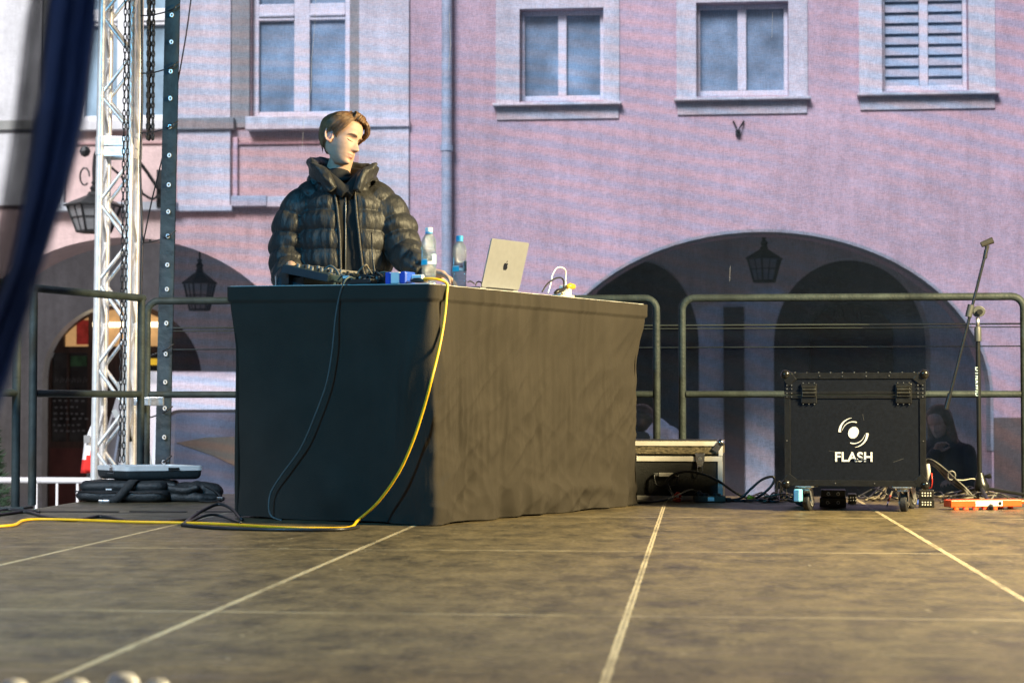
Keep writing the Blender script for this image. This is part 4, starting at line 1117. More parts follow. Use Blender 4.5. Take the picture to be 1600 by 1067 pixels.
def gear():
    M_navy = mat('mixer_navy', (.012, .028, .038), .45, 0, .15, 40)
    # black tray under the controller
    t = thing('equipment_tray', 'low dark tray under the tilted mixing console', 'tray', Tpx(455, 0.0))
    def vpt(px, v, z=0.):
        # choose v measured from the short left side: here we want points near the short front-left side
        return None
    def S(px, u, z=0.):
        """point of the table top at distance u from the short side facing the camera's left, at column px"""
        lo, hi = -.2, TWID + .3
        for _ in range(40):
            m_ = (lo + hi) / 2
            if proj(T(u, m_))[0] > px: lo = m_
            else: hi = m_
        return T(u, lo, z)
    a = S(434, .10); b = S(474, .10)
    ax = (b - a).normalized(); rot = Matrix.Rotation(math.atan2(ax.y, ax.x), 3, 'Z')
    w_ = (b - a).length; c = (a + b) / 2 + V * 0 + U * .12
    q = MB().box(c + Vector((0, 0, .022)), (w_, .24, .040), rot); q.build('tray_body', M_navy, t, bevel=.003)
    q = MB().box(a + Vector((0, 0, .0)) + rot @ Vector((-.004, -.004, .024)), (.006, .012, .046), rot); q.build('silver_edge', M_metal, t)
    # the tilted console: side view is a wedge falling to the right
    t2 = thing('mixing_console', 'black mixing console tilted up at its left end at the left of the table', 'mixer', S(475, .03))
    zt = lambda px, py, u: S(px, u) 
    def side_pt(px, py, u):
        p = S(px, u); f_ = proj(p); # raise to py
        dist = (p - CP).length; return p + Vector((0, 0, (f_[1] - py) / FPX * dist * .995))
    u0, u1 = .03, .33
    A0, B0, C0, D0 = side_pt(438, 426, u0), side_pt(442, 413, u0), side_pt(513, 429, u0), side_pt(511, 440.5, u0)
    off = U * .30
    q = MB(); q.add([A0, B0, C0, D0] + [p + off for p in (A0, B0, C0, D0)], [(0, 1, 2, 3), (7, 6, 5, 4), (0, 4, 5, 1), (1, 5, 6, 2), (2, 6, 7, 3), (3, 7, 4, 0)])
    body = q.build('case', M_navy, t2, bevel=.003)
    n_ = (C0 - B0).cross(off).normalized(); n_ = n_ if n_.z > 0 else -n_
    def onp(s_, d_, h=0): return B0.lerp(C0, s_) + off * d_ + n_ * h
    for d_ in (.15, .38, .62, .85):
        for s_ in (.2, .35, .5, .65): MB().cyl(onp(s_, d_), onp(s_, d_, .014), .007, 10).build('knob', M_black if (s_ * 20) % 2 else M_grey, t2, smooth=True, angle=40)
    for d_ in (.25, .5, .75):
        MB().cyl(onp(.78, d_, .001), onp(.92, d_, .001), .003, 6).build('fader_slot', M_grey, t2)
    # a support that carries the raised end: console feet
    MB().box(side_pt(452, 436, .1) + U * .02, (.04, .1, .05), rot).build('foot', M_black, t2)
    # laptop-stand-like grey plate on it
    t3 = thing('grey_plate_device', 'thin grey slab shaped device lying behind the tilted mixing console', 'device', S(500, .36))
    p = side_pt(472, 413.5, .37); p2 = side_pt(527, 421, .37); offb = U * .16
    q = MB(); e = Vector((0, 0, .01)); q.add([p, p2, p2 + offb, p + offb, p - e, p2 - e, p2 + offb - e, p + offb - e], [(0, 1, 2, 3), (7, 6, 5, 4), (0, 4, 5, 1), (1, 5, 6, 2), (2, 6, 7, 3), (3, 7, 4, 0)])
    q.build('slab', mat('slab_grey', (.16, .15, .14), .5), t3, bevel=.002)
    for pp in (p, p2, p + offb, p2 + offb): MB().cyl((pp.x, pp.y, TH + .004), pp - e, .006, 8).build('leg', M_black, t3)
    # audio interface: low black box with white label and small sockets
    a = S(531, .05, 0); b = S(597, .05, 0); c = (a + b) / 2; ax = (b - a).normalized(); rot = Matrix.Rotation(math.atan2(ax.y, ax.x), 3, 'Z')
    t4 = thing('audio_interface', 'small black box with lit white label and silver knobs amid loose cables', 'audio box', c)
    q = MB().box(c + U * .08 + Vector((0, 0, .024)), ((b - a).length, .13, .046), rot); q.build('case', M_black, t4, bevel=.004)
    MB().box(a.lerp(b, .12) + Vector((0, 0, .036)) + U * .012 + rot @ Vector((0, -.003, 0)), (.032, .004, .011), rot).build('white_label', M_label, t4)
    for s_, z_, r_ in ((.32, .03, .008), (.42, .014, .007), (.5, .032, .006), (.62, .02, .009), (.74, .034, .006), (.8, .016, .007), (.9, .03, .006)):
        pp = a.lerp(b, s_) + Vector((0, 0, z_)) + U * .012; MB().cyl(pp, pp - U * .02, r_, 10).build('knob', M_chrome if s_ in (.42, .62, .8) else M_grey, t4, smooth=True, angle=40)
    # small power brick under cables
    c = S(568, .02, .012); q = MB().box(c, (.11, .05, .022), rot)
    o = q.build('power_brick', M_black, None, bevel=.004); tag(base_origin(o), 'small black power brick at the table edge below the antenna', 'power brick')
    # wireless receiver with a whip antenna
    c = S(585, .10, 0); t5 = thing('wireless_receiver', 'small black receiver with an upright whip antenna', 'receiver', c)
    MB().box(c + Vector((0, 0, .02)), (.07, .10, .036), rot).build('case', M_black, t5, bevel=.004)
    tip = side_pt(580, 363, .10); MB().tube([c + Vector((0, 0, .036)), c + Vector((0, 0, .06)), c.lerp(tip, .5) , tip], [.006, .005, .0042, .003], 8).build('antenna', M_black, t5, smooth=True)
    # blue and white adhesive roll box
    a = S(609, .045); b = S(642, .045); c = (a + b) / 2; ax = (b - a).normalized(); rot = Matrix.Rotation(math.atan2(ax.y, ax.x), 3, 'Z'); w_ = (b - a).length
    t6 = thing('tape_dispenser', 'small bright blue box with a white band on the table edge', 'box', c)
    blue = mat('bright_blue', (.01, .07, .48), .4, 0, .1, 30)
    MB().box(c + Vector((0, 0, .026)), (w_, .07, .044), rot).build('body', blue, t6, bevel=.006)
    for s_ in (-.36, .36):
        MB().box(c + rot @ Vector((s_ * w_, 0, .026)), (w_ * .24, .078, .052), rot).build('end_rib', blue, t6, bevel=.006)
    MB().box(c + rot @ Vector((0, -.002, .026)), (w_ * .40, .076, .0475), rot).build('white_band', M_white, t6, bevel=.003)
    # white and black plug pieces by the bottle
    a = S(647, .05, .0); t7 = thing('white_plug', 'white plug with a black cable end beside the blue box', 'plug', a)
    MB().tube([S(645, .06, .030), S(661, .06, .030)], .0115, 12).build('body', M_white, t7, smooth=True, angle=50)
    MB().tube([S(643, .03, .014), S(647, .03, .016), S(655, .03, .015), S(663, .03, .013)], [.006, .010, .011, .006], 12).build('black_plug', M_black, t7, smooth=True, angle=50)
    MB().tube([S(663, .03, .013), S(668, .03, .013)], .004, 8).build('gold_tip', mat('brass', (.6, .38, .1), .3, 1), t7)
    # loose cables round the gear
    def cz(label, pts, r, m=M_cable): cable(label, pts, r, m, 7, name='gear_cable', group='loose cables round the music gear')
    cz('grey cable arching from the console end down into the cable nest', [side_pt(503, 425, .2), side_pt(516, 415.5, .2), side_pt(527, 424, .18), side_pt(530, 435, .14), side_pt(522, 437, .1)], .005, mat('cable_grey', (.16, .16, .15), .5))
    cz('yellow cable end peeping from under the console', [side_pt(512, 431, .1), side_pt(518, 430, .09), side_pt(522, 434, .08)], .006, M_yellow)
    cz('tall loop of dark cable beside the small white label', [side_pt(556, 436, .07), side_pt(560, 425, .08), side_pt(571, 414, .1), side_pt(576, 420, .12), side_pt(585, 434, .1)], .004, mat('cable_tan', (.14, .12, .09), .5))
    cz('dark cable running level from the receiver to the blue box', [side_pt(588, 430, .08), side_pt(595, 426, .08), side_pt(606, 426, .09), side_pt(612, 436, .12)], .004, mat('cable_tan', (.14, .12, .09)))
    rnd = random.Random(11)
    for k, lab in enumerate(('knotted black cable lying lowest in the cable nest', 'black cable crossing over the small audio box', 'black cable looping in front of the receiver foot', 'black cable squeezed between the console and the audio box', 'black cable trailing towards the blue box')):
        x = 528 + k * 14; pts = [side_pt(x + rnd.uniform(-4, 4) + i * rnd.uniform(5, 9), 438 - abs(math.sin(i * 1.7 + k)) * rnd.uniform(5, 14), .02 + rnd.random() * .12) for i in range(6)]
        cz(lab, pts, rnd.uniform(.003, .005))
    # grey blue cable over the edge and down the short side
    def cloth_pt(px, py, v_=None, out_=.02):
        """a point hanging just outside the short side"""
        lo, hi = -.2, TWID + .3
        for _ in range(40):
            m_ = (lo + hi) / 2
            if proj(T(0, m_) - U * out_)[0] > px: lo = m_
            else: hi = m_
        p = T(0, lo) - U * out_; d_ = ray(px, py); 
        tt = (p.y - CP.y) / d_.y; return CP + d_ * tt
    pts = [side_pt(556, 438, .04), side_pt(547, 433, .01), cloth_pt(538, 440), cloth_pt(530, 465), cloth_pt(524, 500), cloth_pt(519, 550), cloth_pt(510, 600), cloth_pt(492, 650), cloth_pt(470, 700), cloth_pt(440, 742), cloth_pt(424, 768), cloth_pt(420, 790, out_=.03), cloth_pt(424, 806, out_=.03), cloth_pt(440, 813, out_=.05)]
    cable('thin grey blue cable hanging down the dark short side of the table', pts, .0042, mat('cable_blue_grey', (.06, .085, .09), .5), 8)
    # yellow cable: over the front corner, across the short side, along the deck to the left
    def cl2(px, py, o_=.03):
        return cloth_pt(px, py, out_=o_)
    lf = lambda px, py, z=.009: F(px, py, z)
    pts = [S(668, .04, .014), T(.03, .05, .022), T(.055, .0, .020)]
    def long_pt(px, py, o_=.02):
        lo, hi = -.5, TLEN
        for _ in range(40):
            m_ = (lo + hi) / 2
            if proj(T(m_, -o_))[0] < px: lo = m_
            else: hi = m_
        p = T(lo, -o_); d_ = ray(px, py); return CP + d_ * ((p.y - CP.y) / d_.y)
    pts += [long_pt(698, 443, .022), long_pt(698, 460, .03), long_pt(694, 500, .035), long_pt(686, 545, .045), long_pt(675, 590, .06)]
    pts += [cl2(663, 635, .08), cl2(645, 690, .085), cl2(622, 740, .085), cl2(590, 785, .085), cl2(560, 812, .10), F(545, 824, .009), F(500, 825, .009), F(440, 824, .009), F(372, 820, .009), F(300, 817, .009), F(200, 815, .009), F(120, 812, .009), F(60, 811, .009), F(35, 813, .009), F(20, 820, .009), F(-20, 823, .009)]
    cable('bright yellow cable looping over the table corner and along the deck', pts, .0060, M_yellow, 8, name='yellow_cable')
    # mains extension: white charger, black plug, white lead
    c = Tpx(880, .06); t8 = thing('charger', 'white phone charger plugged upright into a power strip at the table end', 'charger', c)
    MB().box(c + Vector((0, 0, .03)) + U * .02, (.052, .04, .055), RT).build('adapter', M_white, t8, bevel=.005)
    MB().box(c + Vector((0, 0, .006)), (.13, .05, .012), RT).build('socket_strip', mat('strip_cream', (.55, .52, .42), .5), t8, bevel=.003)
    q = MB(); top = c + Vector((0, 0, .075)) + U * .02
    MB().cyl(c + Vector((0, 0, .058)) + U * .02, top, .006, 8).build('lead_plug', M_white, t8, smooth=True, angle=40)
    def LP(px, py, v=.06): 
        p = Tpx(px, v); f_ = proj(p); return p + Vector((0, 0, (f_[1] - py) / FPX * (p - CP).length))
    cable('white charging lead arching up from the white charger', [top, LP(884, 424), LP(878, 418), LP(870, 419), LP(863, 430), LP(860, 445), LP(856, 458)], .0032, M_white, 7)
    cable('thin black lead arching in front of the white charger', [LP(881, 452, .03), LP(881, 440, .03), LP(876, 434, .03), LP(866, 436, .03), LP(855, 444, .03), LP(847, 456, .03)], .0038, M_cable, 7)
    t9 = thing('mains_plug', 'black mains plug with a yellow ended cable in front of the white charger', 'plug', c)
    MB().tube([LP(867, 458, .02), LP(872, 455, .02), LP(879, 453, .02), LP(884, 449, .02)], [.007, .011, .010, .004], 10).build('body', M_black, t9, smooth=True)
    MB().tube([LP(886, 448, .02), LP(891, 447, .02), LP(896, 448, .02)], [.009, .014, .013], 12).build('yellow_end', mat('plug_yellow', (.7, .42, .02), .4), t9, smooth=True)
    MB().tube([LP(878, 459, .01), LP(890, 452, .01)], .006, 8).build('pale_pin', mat('strip_cream', (.5, .5, .4)), t9)
    # little dark loops by the second bottle and laptop
    cable('small black cable loop on the table right of the second bottle', [LP(731, 441, .1), LP(735, 439.5, .1), LP(741, 443, .1)], .003, M_cable, 6)
    cable('tiny black cable loop at the left foot of the laptop', [LP(743, 446, .1), LP(746, 440.5, .1), LP(751, 441, .1), LP(754, 446, .1)], .003, M_cable, 6)
    t10 = thing('laptop_plug', 'dark angled plug with thin lead in front of the laptop lid', 'plug', Tpx(790, .12))
    q = MB(); q.tube([LP(783, 450, .12), LP(790, 447, .12), LP(793, 449, .12)], [.003, .008, .006], 8); q.build('body', M_black, t10, smooth=True)
    q = MB(); q.tube(cat_rom([LP(791, 447, .12), LP(790, 440, .13), LP(793, 435, .13)], 5), .0028, 6); q.build('lead', mat('cable_tan', (.14, .12, .09)), t10, smooth=True)
gear()

# ================================================================= PEOPLE
def interp(tab, z):
    if z <= tab[0][0]: return tab[0][1]
    for (a, u), (b, v) in zip(tab, tab[1:]):
        if z <= b:
            f = (z - a) / (b - a); f = f * f * (3 - 2 * f) * .35 + f * .65; return u + (v - u) * f
    return tab[-1][1]
HF = [(-.1175, .050), (-.113, .070), (-.105, .081), (-.09, .083), (-.07, .087), (-.04, .089), (0, .087), (.022, .093), (.05, .094), (.075, .086), (.095, .066), (.11, .036), (.1175, .004)]
HB = [(-.1175, -.02), (-.105, -.008), (-.09, .015), (-.07, .048), (-.04, .076), (0, .094), (.03, .1), (.06, .098), (.085, .08), (.105, .05), (.1175, .004)]
HW = [(-.1175, .016), (-.112, .026), (-.10, .036), (-.085, .045), (-.065, .053), (-.04, .061), (-.01, .068), (.02, .073), (.05, .075), (.075, .068), (.095, .052), (.11, .028), (.1175, .004)]
NOSE = [(-.054, 0), (-.050, .003), (-.045, .021), (-.038, .031), (-.030, .027), (-.02, .019), (-.005, .011), (.01, .006), (.022, 0)]
def g_(a, b, s_): return math.exp(-((a - b) / s_) ** 2)
def feat(l, z):
    al_ = abs(l); s_ = .0075 + .0055 * max(0, min(1, (-z) / .04))
    f = interp(NOSE, z) * g_(l, 0, s_) if -.054 < z < .022 else 0
    f += .008 * g_(al_, .013, .005) * g_(z, -.043, .006)
    f -= .013 * g_(al_, .030, .016) * g_(z, .004, .011)
    f += .0065 * g_(al_, .031, .012) * g_(z, -.002, .0075)
    f += .005 * g_(z, .021, .008) * g_(al_, .026, .024)
    f += .004 * g_(al_, .046, .018) * g_(z, -.03, .018)
    f += .0070 * g_(l, 0, .018) * g_(z, -.0645, .0048) + .0075 * g_(l, 0, .016) * g_(z, -.0760, .0055)
    f -= .0035 * g_(l, 0, .024) * g_(z, -.0700, .0022)
    f -= .004 * g_(l, 0, .02) * g_(z, -.087, .005)
    f += .006 * g_(l, 0, .018) * g_(z, -.103, .010)
    return f
def face_pt(l, z, off=0):
    W_ = interp(HW, z); F_ = interp(HF, z); n = 2.2
    q = max(0, 1 - abs(l / W_) ** n) ** (1 / n)
    return Vector((F_ * q + feat(l, z) + off, l, z))
def head_mb(mb, M, nseg=56, nz=64):
    rings = []
    for j in range(nz + 1):
        z = -.1175 + .235 * j / nz; W_ = interp(HW, z); F_ = interp(HF, z); B_ = interp(HB, z); ring = []
        for i in range(nseg):
            a = 2 * PI * i / nseg; c_, s_ = math.cos(a), math.sin(a); e = 2 / 2.2
            l = W_ * math.copysign(abs(s_) ** e, s_)
            if c_ >= 0: f = F_ * abs(c_) ** e + feat(l, z) * min(1, c_ * 3)
            else: f = -B_ * abs(c_) ** e
            if B_ < 0 and c_ < 0: f = -B_ * 1.0 * (1 - abs(c_)) - B_ * abs(c_)
            ring.append(M @ Vector((f, l, z)))
        rings.append(ring)
    mb.loft(rings)
    for sg in (-1, 1):       # ears
        c = Vector((-.012, sg * .071, -.010)); o_ = Vector((0, sg * 1, 0)); ring = []
        for k in range(12):
            a = 2 * PI * k / 12; ring.append(M @ (c + Vector((.016 * math.cos(a) - .006 * math.sin(a), sg * (.010 + (-.008 * math.cos(a))), .030 * math.sin(a) + .003))))
        mb.tube(ring, .0048, 6, closed=True)
        mb.capsule(M @ (c + Vector((-.004, sg * -.001, .014))), M @ (c + Vector((.0, sg * -.002, -.014))), .0155, .012, 12)
        mb.sphere(M @ (c + Vector((.006, sg * .001, -.026))), .008, 8)
def head_matrix(c, yaw, pitch, roll, rz=0):
    """c: head centre; yaw from facing the camera towards image right"""
    y = R(yaw); f = Vector((math.sin(y), -math.cos(y), 0)); l = Vector((math.cos(y), math.sin(y), 0)); u = Vector((0, 0, 1))
    p = R(pitch); f2 = f * math.cos(p) - u * math.sin(p); u2 = u * math.cos(p) + f * math.sin(p)
    r_ = R(roll); l2 = l * math.cos(r_) - u2 * math.sin(r_); u3 = u2 * math.cos(r_) + l * math.sin(r_)
    M = Matrix((f2, l2, u3)).transposed().to_4x4(); M.translation = c; return M
def hand(mb, wrist, d, up, side, s=1., curl=.5, spread=.12):
    """wrist point, d: direction of the fingers, up: back of the hand, side: +1 when the thumb lies towards d x up"""
    d = Vector(d).normalized(); up = Vector(up); up = (up - d * up.dot(d)).normalized(); sd = d.cross(up) * side; w_ = Vector(wrist)
    for k in (-1, -.33, .33, 1):
        mb.capsule(w_ + sd * k * .014 * s, w_ + d * .078 * s + sd * k * .029 * s, .014 * s, .0115 * s, 10)
    lens = [(.040, .024, .020), (.044, .027, .021), (.041, .025, .020), (.032, .020, .018)]
    for k, ln in enumerate(lens):
        off = (.030 - .0205 * k) * s; base = w_ + d * (.080 - .004 * abs(k - 1)) * s + sd * off; a = .15 + curl * .35; dir_ = (d + sd * (spread * (1 - k * .66))).normalized(); p = base; r0 = .0092 * s
        for i, L_ in enumerate(ln):
            dd = (dir_ * math.cos(a) - up * math.sin(a)); q = p + dd * L_ * s; mb.capsule(p, q, r0, r0 * .9, 8); p = q; r0 *= .9; a += curl * (.75 - .1 * i) 
    tb = w_ + d * .022 * s + sd * .022 * s; p = tb; dirs = [(d * .6 + sd * .75 - up * .25), (d * .85 + sd * .35 - up * .35), (d * .95 + sd * .1 - up * .45)]
    for i, (dd, L_) in enumerate(zip(dirs, (.040, .032, .026))):
        q = p + dd.normalized() * L_ * s; mb.capsule(p, q, (.0125 - .0015 * i) * s, (.011 - .0015 * i) * s, 8); p = q
def skin_mat(name, col):
    m = mat(name, col, .58, 0, .10, 45, .05, 220)
    b = m.node_tree.nodes['Principled BSDF']; b.inputs['Subsurface Weight'].default_value = .12; b.inputs['Subsurface Radius'].default_value = (.02, .008, .004); b.inputs['Subsurface Scale'].default_value = .4
    return m
M_skin = skin_mat('skin', (.44, .28, .205)); M_lip = skin_mat('lips', (.46, .20, .17)); M_ear = skin_mat('ear_skin', (.56, .30, .25))

def dj():
    B = CP + ray(535, 700) * 9.05; B.z = 0
    t = thing('person', 'young man with brown hair in a black puffer jacket standing behind the table', 'person', B, R(10.6), local=True)
    MH = head_matrix(Vector((-.014, -.01, 1.757)), 57, 12, 13) @ Matrix.Scale(1.04, 4)
    # ---- one continuous body
    b = MB(); head_mb(b, MH)
    b.chain_caps([(-.035, .035, 1.52), (-.022, .03, 1.62), (.003, .012, 1.70)], [.068, .057, .055], 20)
    b.chain_caps([(0, .02, .98), (0, .02, 1.15), (0, .02, 1.34), (-.01, .03, 1.48)], [.135, .12, .135, .10], 20)
    b.chain_caps([(-.15, .02, 1.47), (.14, .02, 1.47)], [.065, .065])
    for sx in (-1, 1):
        b.chain_caps([(sx * .09, .02, .96), (sx * .11, .0, .52), (sx * .115, .035, .10)], [.095, .062, .042], 16)
        b.capsule((sx * .115, .045, .045), (sx * .13, -.14, .03), .038, .03, 12)
    armL = [(.17, .01, 1.47), (.285, -.04, 1.235), (.396, -.255, 1.118)]; armR = [(-.18, .01, 1.47), (-.25, .01, 1.20), (-.235, -.26, 1.07)]
    for arm in (armL, armR):
        b.chain_caps(arm, [.055, .042, .027], 14)
    hand(b, (.396, -.255, 1.118), (.80, -.25, -.22), (.25, .1, .9), -1, 1., .55)
    hand(b, (-.235, -.26, 1.07), (.25, -.9, -.12), (0, 0, 1), 1, 1., .4)
    bb = blend(b, .0036, 2, .35)
    MI = MH.inverted()
    bb.mi = []
    for f in bb.f:
        c = sum((Vector(bb.v[i]) for i in f), Vector()) / len(f); q = MI @ c; k = 0
        if q.x > .07 and abs(q.y) < .026 * (1 - abs(q.z + .0705) / .022) and -.083 < q.z < -.0590: k = 1
        elif abs(q.y) > .071 and -.05 < q.z < .03 and -.04 < q.x < .02: k = 2
        bb.mi.append(k)
    body = bb.build('body', [M_skin, M_lip, M_ear], t, smooth=True, fix=False)
    # ---- face details
    M_hair = mat('brown_hair', (.150, .080, .038), .45, 0, .45, 40, .0); M_brow = mat('brow_hair', (.16, .09, .055), .6)
    for sg in (-1, 1):
        q = MB(); q.tube([MH @ face_pt(sg * l, z, .0012) for l, z in ((.013, .017), (.022, .0215), (.034, .0235), (.046, .0205), (.053, .014))], [.0014, .0036, .0040, .0030, .001], 6)
        q.build('eyebrow', M_brow, t, smooth=True)
        q = MB(); q.tube([MH @ face_pt(sg * l, z, .0008) for l, z in ((.018, -.0055), (.025, -.0088), (.033, -.0095), (.041, -.0075), (.046, -.003))], [.0006, .0014, .0017, .0017, .001], 5)
        q.build('eyelashes', mat('lash_dark', (.03, .018, .012), .6), t, smooth=True)
        q = MB(); q.tube([MH @ face_pt(sg * l, z, .0003) for l, z in ((.018, .004), (.027, .0075), (.037, .0075), (.046, .003))], .0009, 5)
        q.build('eyelid_crease', mat('crease', (.30, .16, .12), .6), t, smooth=True)
    q = MB(); q.tube([MH @ face_pt(l, z, .0005) for l, z in ((-.024, -.0685), (-.012, -.0695), (0, -.0705), (.012, -.0695), (.024, -.0685))], [.0006, .0012, .0014, .0012, .0006], 5); q.build('mouth_line', mat('mouth_dark', (.14, .05, .04), .6), t, smooth=True)
    # ---- hair
    rnd = random.Random(21)
    def limit(az):          # az degrees from the front, sign = side (+ is his left)
        a = abs(az)
        if az > 0: tab = [(0, .084), (25, .082), (42, .070), (60, .052), (75, .030), (95, .018), (110, -.03), (130, -.070), (180, -.080)]
        else: tab = [(0, .084), (26, .083), (40, .072), (52, .052), (63, .022), (72, -.016), (84, .004), (102, .014), (114, -.035), (130, -.070), (180, -.080)]
        return interp(tab, a)
    def scalp(az, z, off):
        """point on the skull seen from above at azimuth az and height z"""
        a = R(az); zz = min(z, .1173); c_, s_ = math.cos(a), math.sin(a); W_ = interp(HW, zz); L_ = interp(HF, zz) if c_ >= 0 else max(interp(HB, zz), .045)
        r_ = 1 / math.sqrt((c_ / max(L_, .004)) ** 2 + (s_ / max(W_, .004)) ** 2)
        nv = Vector((c_, s_, 0)) * (1 if z < .05 else max(.15, 1 - (z - .05) / .07)); nv.z = max(0, (z - .0) / .1175) ** 1.5; nv.normalize()
        return Vector((r_ * c_, r_ * s_, zz)) + nv * off
    q = MB(); outer = []; inner = []
    nA = 96; nZ = 30
    for i in range(nA):
        az = -180 + 360 * i / nA; lo = limit(az); co = []; ci = []
        for j in range(nZ + 1):
            f = j / nZ; z = lo + (.1172 - lo) * (1 - (1 - f) ** 1.6)
            groove = .0028 * noise.noise(Vector((az * .11 + f * 3, f * 1.3, 2))) + .0018 * math.sin(az * .9 + f * 8)
            vol = .011 + .010 * math.exp(-((az - 15) / 60) ** 2) * f + .006 * (1 if abs(az) > 100 else 0) * (1 - f) 
            edge = min(1, f * 5 + .15)
            co.append(scalp(az, z, vol * edge + groove * edge)); ci.append(scalp(az, z, -.004))
        outer.append(co); inner.append(ci)
    rings = [[MH @ outer[i][j] for i in range(nA)] for j in range(nZ + 1)]
    q.loft([[MH @ inner[i][0] for i in range(nA)]] + rings, False, True)
    def strand(az0, z0, az1, z1, bulge, r_, n=9, drop=0.):
        pts = []; rs = []
        for k in range(n):
            f = k / (n - 1); az = az0 + (az1 - az0) * f; z = z0 + (z1 - z0) * f
            pts.append(MH @ (scalp(az, z, .014 + bulge * math.sin(PI * min(1, f * 1.1)) ** .8) + Vector((0, 0, -drop * f * f)))); rs.append(r_ * (1 - .75 * f ** 2))
        q.tube(pts, rs, 5)
    for k in range(300):     # right side (towards the camera) swept back over the ear
        a = rnd.uniform(-30, -160); strand(a * .55 + rnd.uniform(-8, 8), rnd.uniform(.09, .117), a - rnd.uniform(8, 26) if a > -135 else a, limit(max(-178, a - 10)) + rnd.uniform(-.006, .02), rnd.uniform(-.002, .006), rnd.uniform(.0012, .0026))
    for k in range(170):      # left side
        a = rnd.uniform(5, 170); strand(a * .5 + rnd.uniform(-8, 8), rnd.uniform(.09, .117), min(178, a + rnd.uniform(5, 20)), limit(min(178, a + 10)) + rnd.uniform(-.004, .02), rnd.uniform(0, .009), rnd.uniform(.0012, .0026))
    for k in range(120):      # front quiff lifted from the hairline and swept to his left
        a0 = rnd.uniform(-38, 18); strand(a0, .084 + rnd.uniform(-.003, .006), a0 + rnd.uniform(30, 60) * (1 if a0 > -15 else .4), rnd.uniform(.100, .116), rnd.uniform(.010, .022), rnd.uniform(.0014, .0030))
    for k in range(90):      # locks falling past his left temple
        a0 = rnd.uniform(5, 50); strand(a0, rnd.uniform(.092, .110), rnd.uniform(38, 62), rnd.uniform(.0, .04), rnd.uniform(.010, .024), rnd.uniform(.0014, .0028))
    q.build('hair', M_hair, t, smooth=True)
    # ---- quilted jacket
    nyl = mat('black_nylon', (.018, .018, .0185), .52, 0, .18, 12, .75, 26, (1, 1, .38), spec=.4, sheen=.05)
    j = MB()
    zs = [.93 + .62 * k / 96 for k in range(97)]
    RX = [(.93, .198), (1.0, .212), (1.1, .218), (1.25, .222), (1.38, .220), (1.44, .205), (1.49, .165), (1.55, .105)]
    RY = [(.93, .148), (1.05, .158), (1.25, .162), (1.38, .158), (1.46, .140), (1.55, .108)]
    XLz = [(.93, -.012), (1.12, -.014), (1.27, -.018), (1.40, -.030), (1.50, -.045), (1.55, -.06)]
    XRz = [(.93, .125), (1.08, .112), (1.14, .095), (1.27, .080), (1.40, .066), (1.50, .058), (1.55, .065)]
    pitch = .094
    def puff(s_): s_ = s_ % 1; return math.sin(PI * s_) ** .42
    rings = []
    for z in zs:
        rx, ry = interp(RX, z), interp(RY, z); aR = math.asin(interp(XRz, z) / rx); aL = math.asin(interp(XLz, z) / rx); n = 130; outp = []; inp = []
        ph = (z - .94) / pitch
        for i in range(n + 1):
            a = aR + (2 * PI + aL - aR) * i / n
            w_ = puff(ph + .06 * noise.noise(Vector((a * 3, z * 3, 0)))); edge = min(1, i / 4, (n - i) / 4)
            wr = noise.noise(Vector((a * 11, z * 9, 3))) * .006 + noise.noise(Vector((a * 26, z * 22, 9))) * .0028 * (1.3 - w_)
            seam = -.010 * math.exp(-((abs(math.sin(a)) - .86) / .035) ** 2) * (1 if math.cos(a) > 0 else 0)
            off = (.020 * w_ * (.35 + .65 * edge) + wr + seam) 
            sn, cs_ = math.sin(a), math.cos(a); outp.append(Vector(((rx + off) * sn, -(ry + off) * cs_ + .015, z))); inp.append(Vector(((rx - .022) * sn, -(ry - .022) * cs_ + .015, z)))
        rings.append(outp + inp[::-1])
    j.loft(rings)
    def sleeve(path, rad, ph0, seed):
        pts = cat_rom([Vector(p) for p in path], 24); rr_ = []
        kk = len(pts); L_ = [0]
        for i in range(1, kk): L_.append(L_[-1] + (pts[i] - pts[i - 1]).length)
        tabr = []; m_ = len(path) - 1
        for i in range(kk):
            u = i / (kk - 1) * m_; k0 = min(int(u), m_ - 1); rr_.append(rad[k0] + (rad[k0 + 1] - rad[k0]) * (u - k0))
        # rings with angular detail
        up = Vector((0, -1, .2)); rings = []
        # resample finely
        N_ = 150
        for q_ in range(N_ + 1):
            s_ = L_[-1] * q_ / N_; i = 0
            while i < kk - 2 and L_[i + 1] < s_: i += 1
            f = (s_ - L_[i]) / max(1e-6, L_[i + 1] - L_[i]); p = pts[i].lerp(pts[i + 1], f); r_ = rr_[i] + (rr_[i + 1] - rr_[i]) * f
            tt = (pts[min(kk - 1, i + 4)] - pts[max(0, i - 3)]).normalized(); a_ = (up - tt * up.dot(tt)).normalized(); up = a_; b_ = tt.cross(a_)
            ring = []
            for k in range(48):
                th = 2 * PI * k / 48; sl = .18 * math.sin(th + seed)
                w_ = puff(s_ / .092 + ph0 + sl * .6 + .10 * noise.noise(Vector((th * 1.5 + seed, s_ * 6, 1))))
                wr = noise.noise(Vector((math.cos(th) * 2.2, math.sin(th) * 2.2 + seed, s_ * 13))) * .010 + noise.noise(Vector((math.cos(th) * 5, math.sin(th) * 5, s_ * 30 + seed))) * .005 * (1.3 - w_)
                ring.append(p + (a_ * math.cos(th) + b_ * math.sin(th)) * (r_ - .018 + .018 * w_ + wr))
            rings.append(ring)
        j.loft(rings)
    sleeve([(.12, .02, 1.475), (.175, .01, 1.445), (.235, -.005, 1.365), (.275, -.035, 1.265), (.315, -.115, 1.18), (.355, -.195, 1.135), (.383, -.240, 1.112)], [.098, .101, .100, .096, .086, .070, .050], .2, .7)
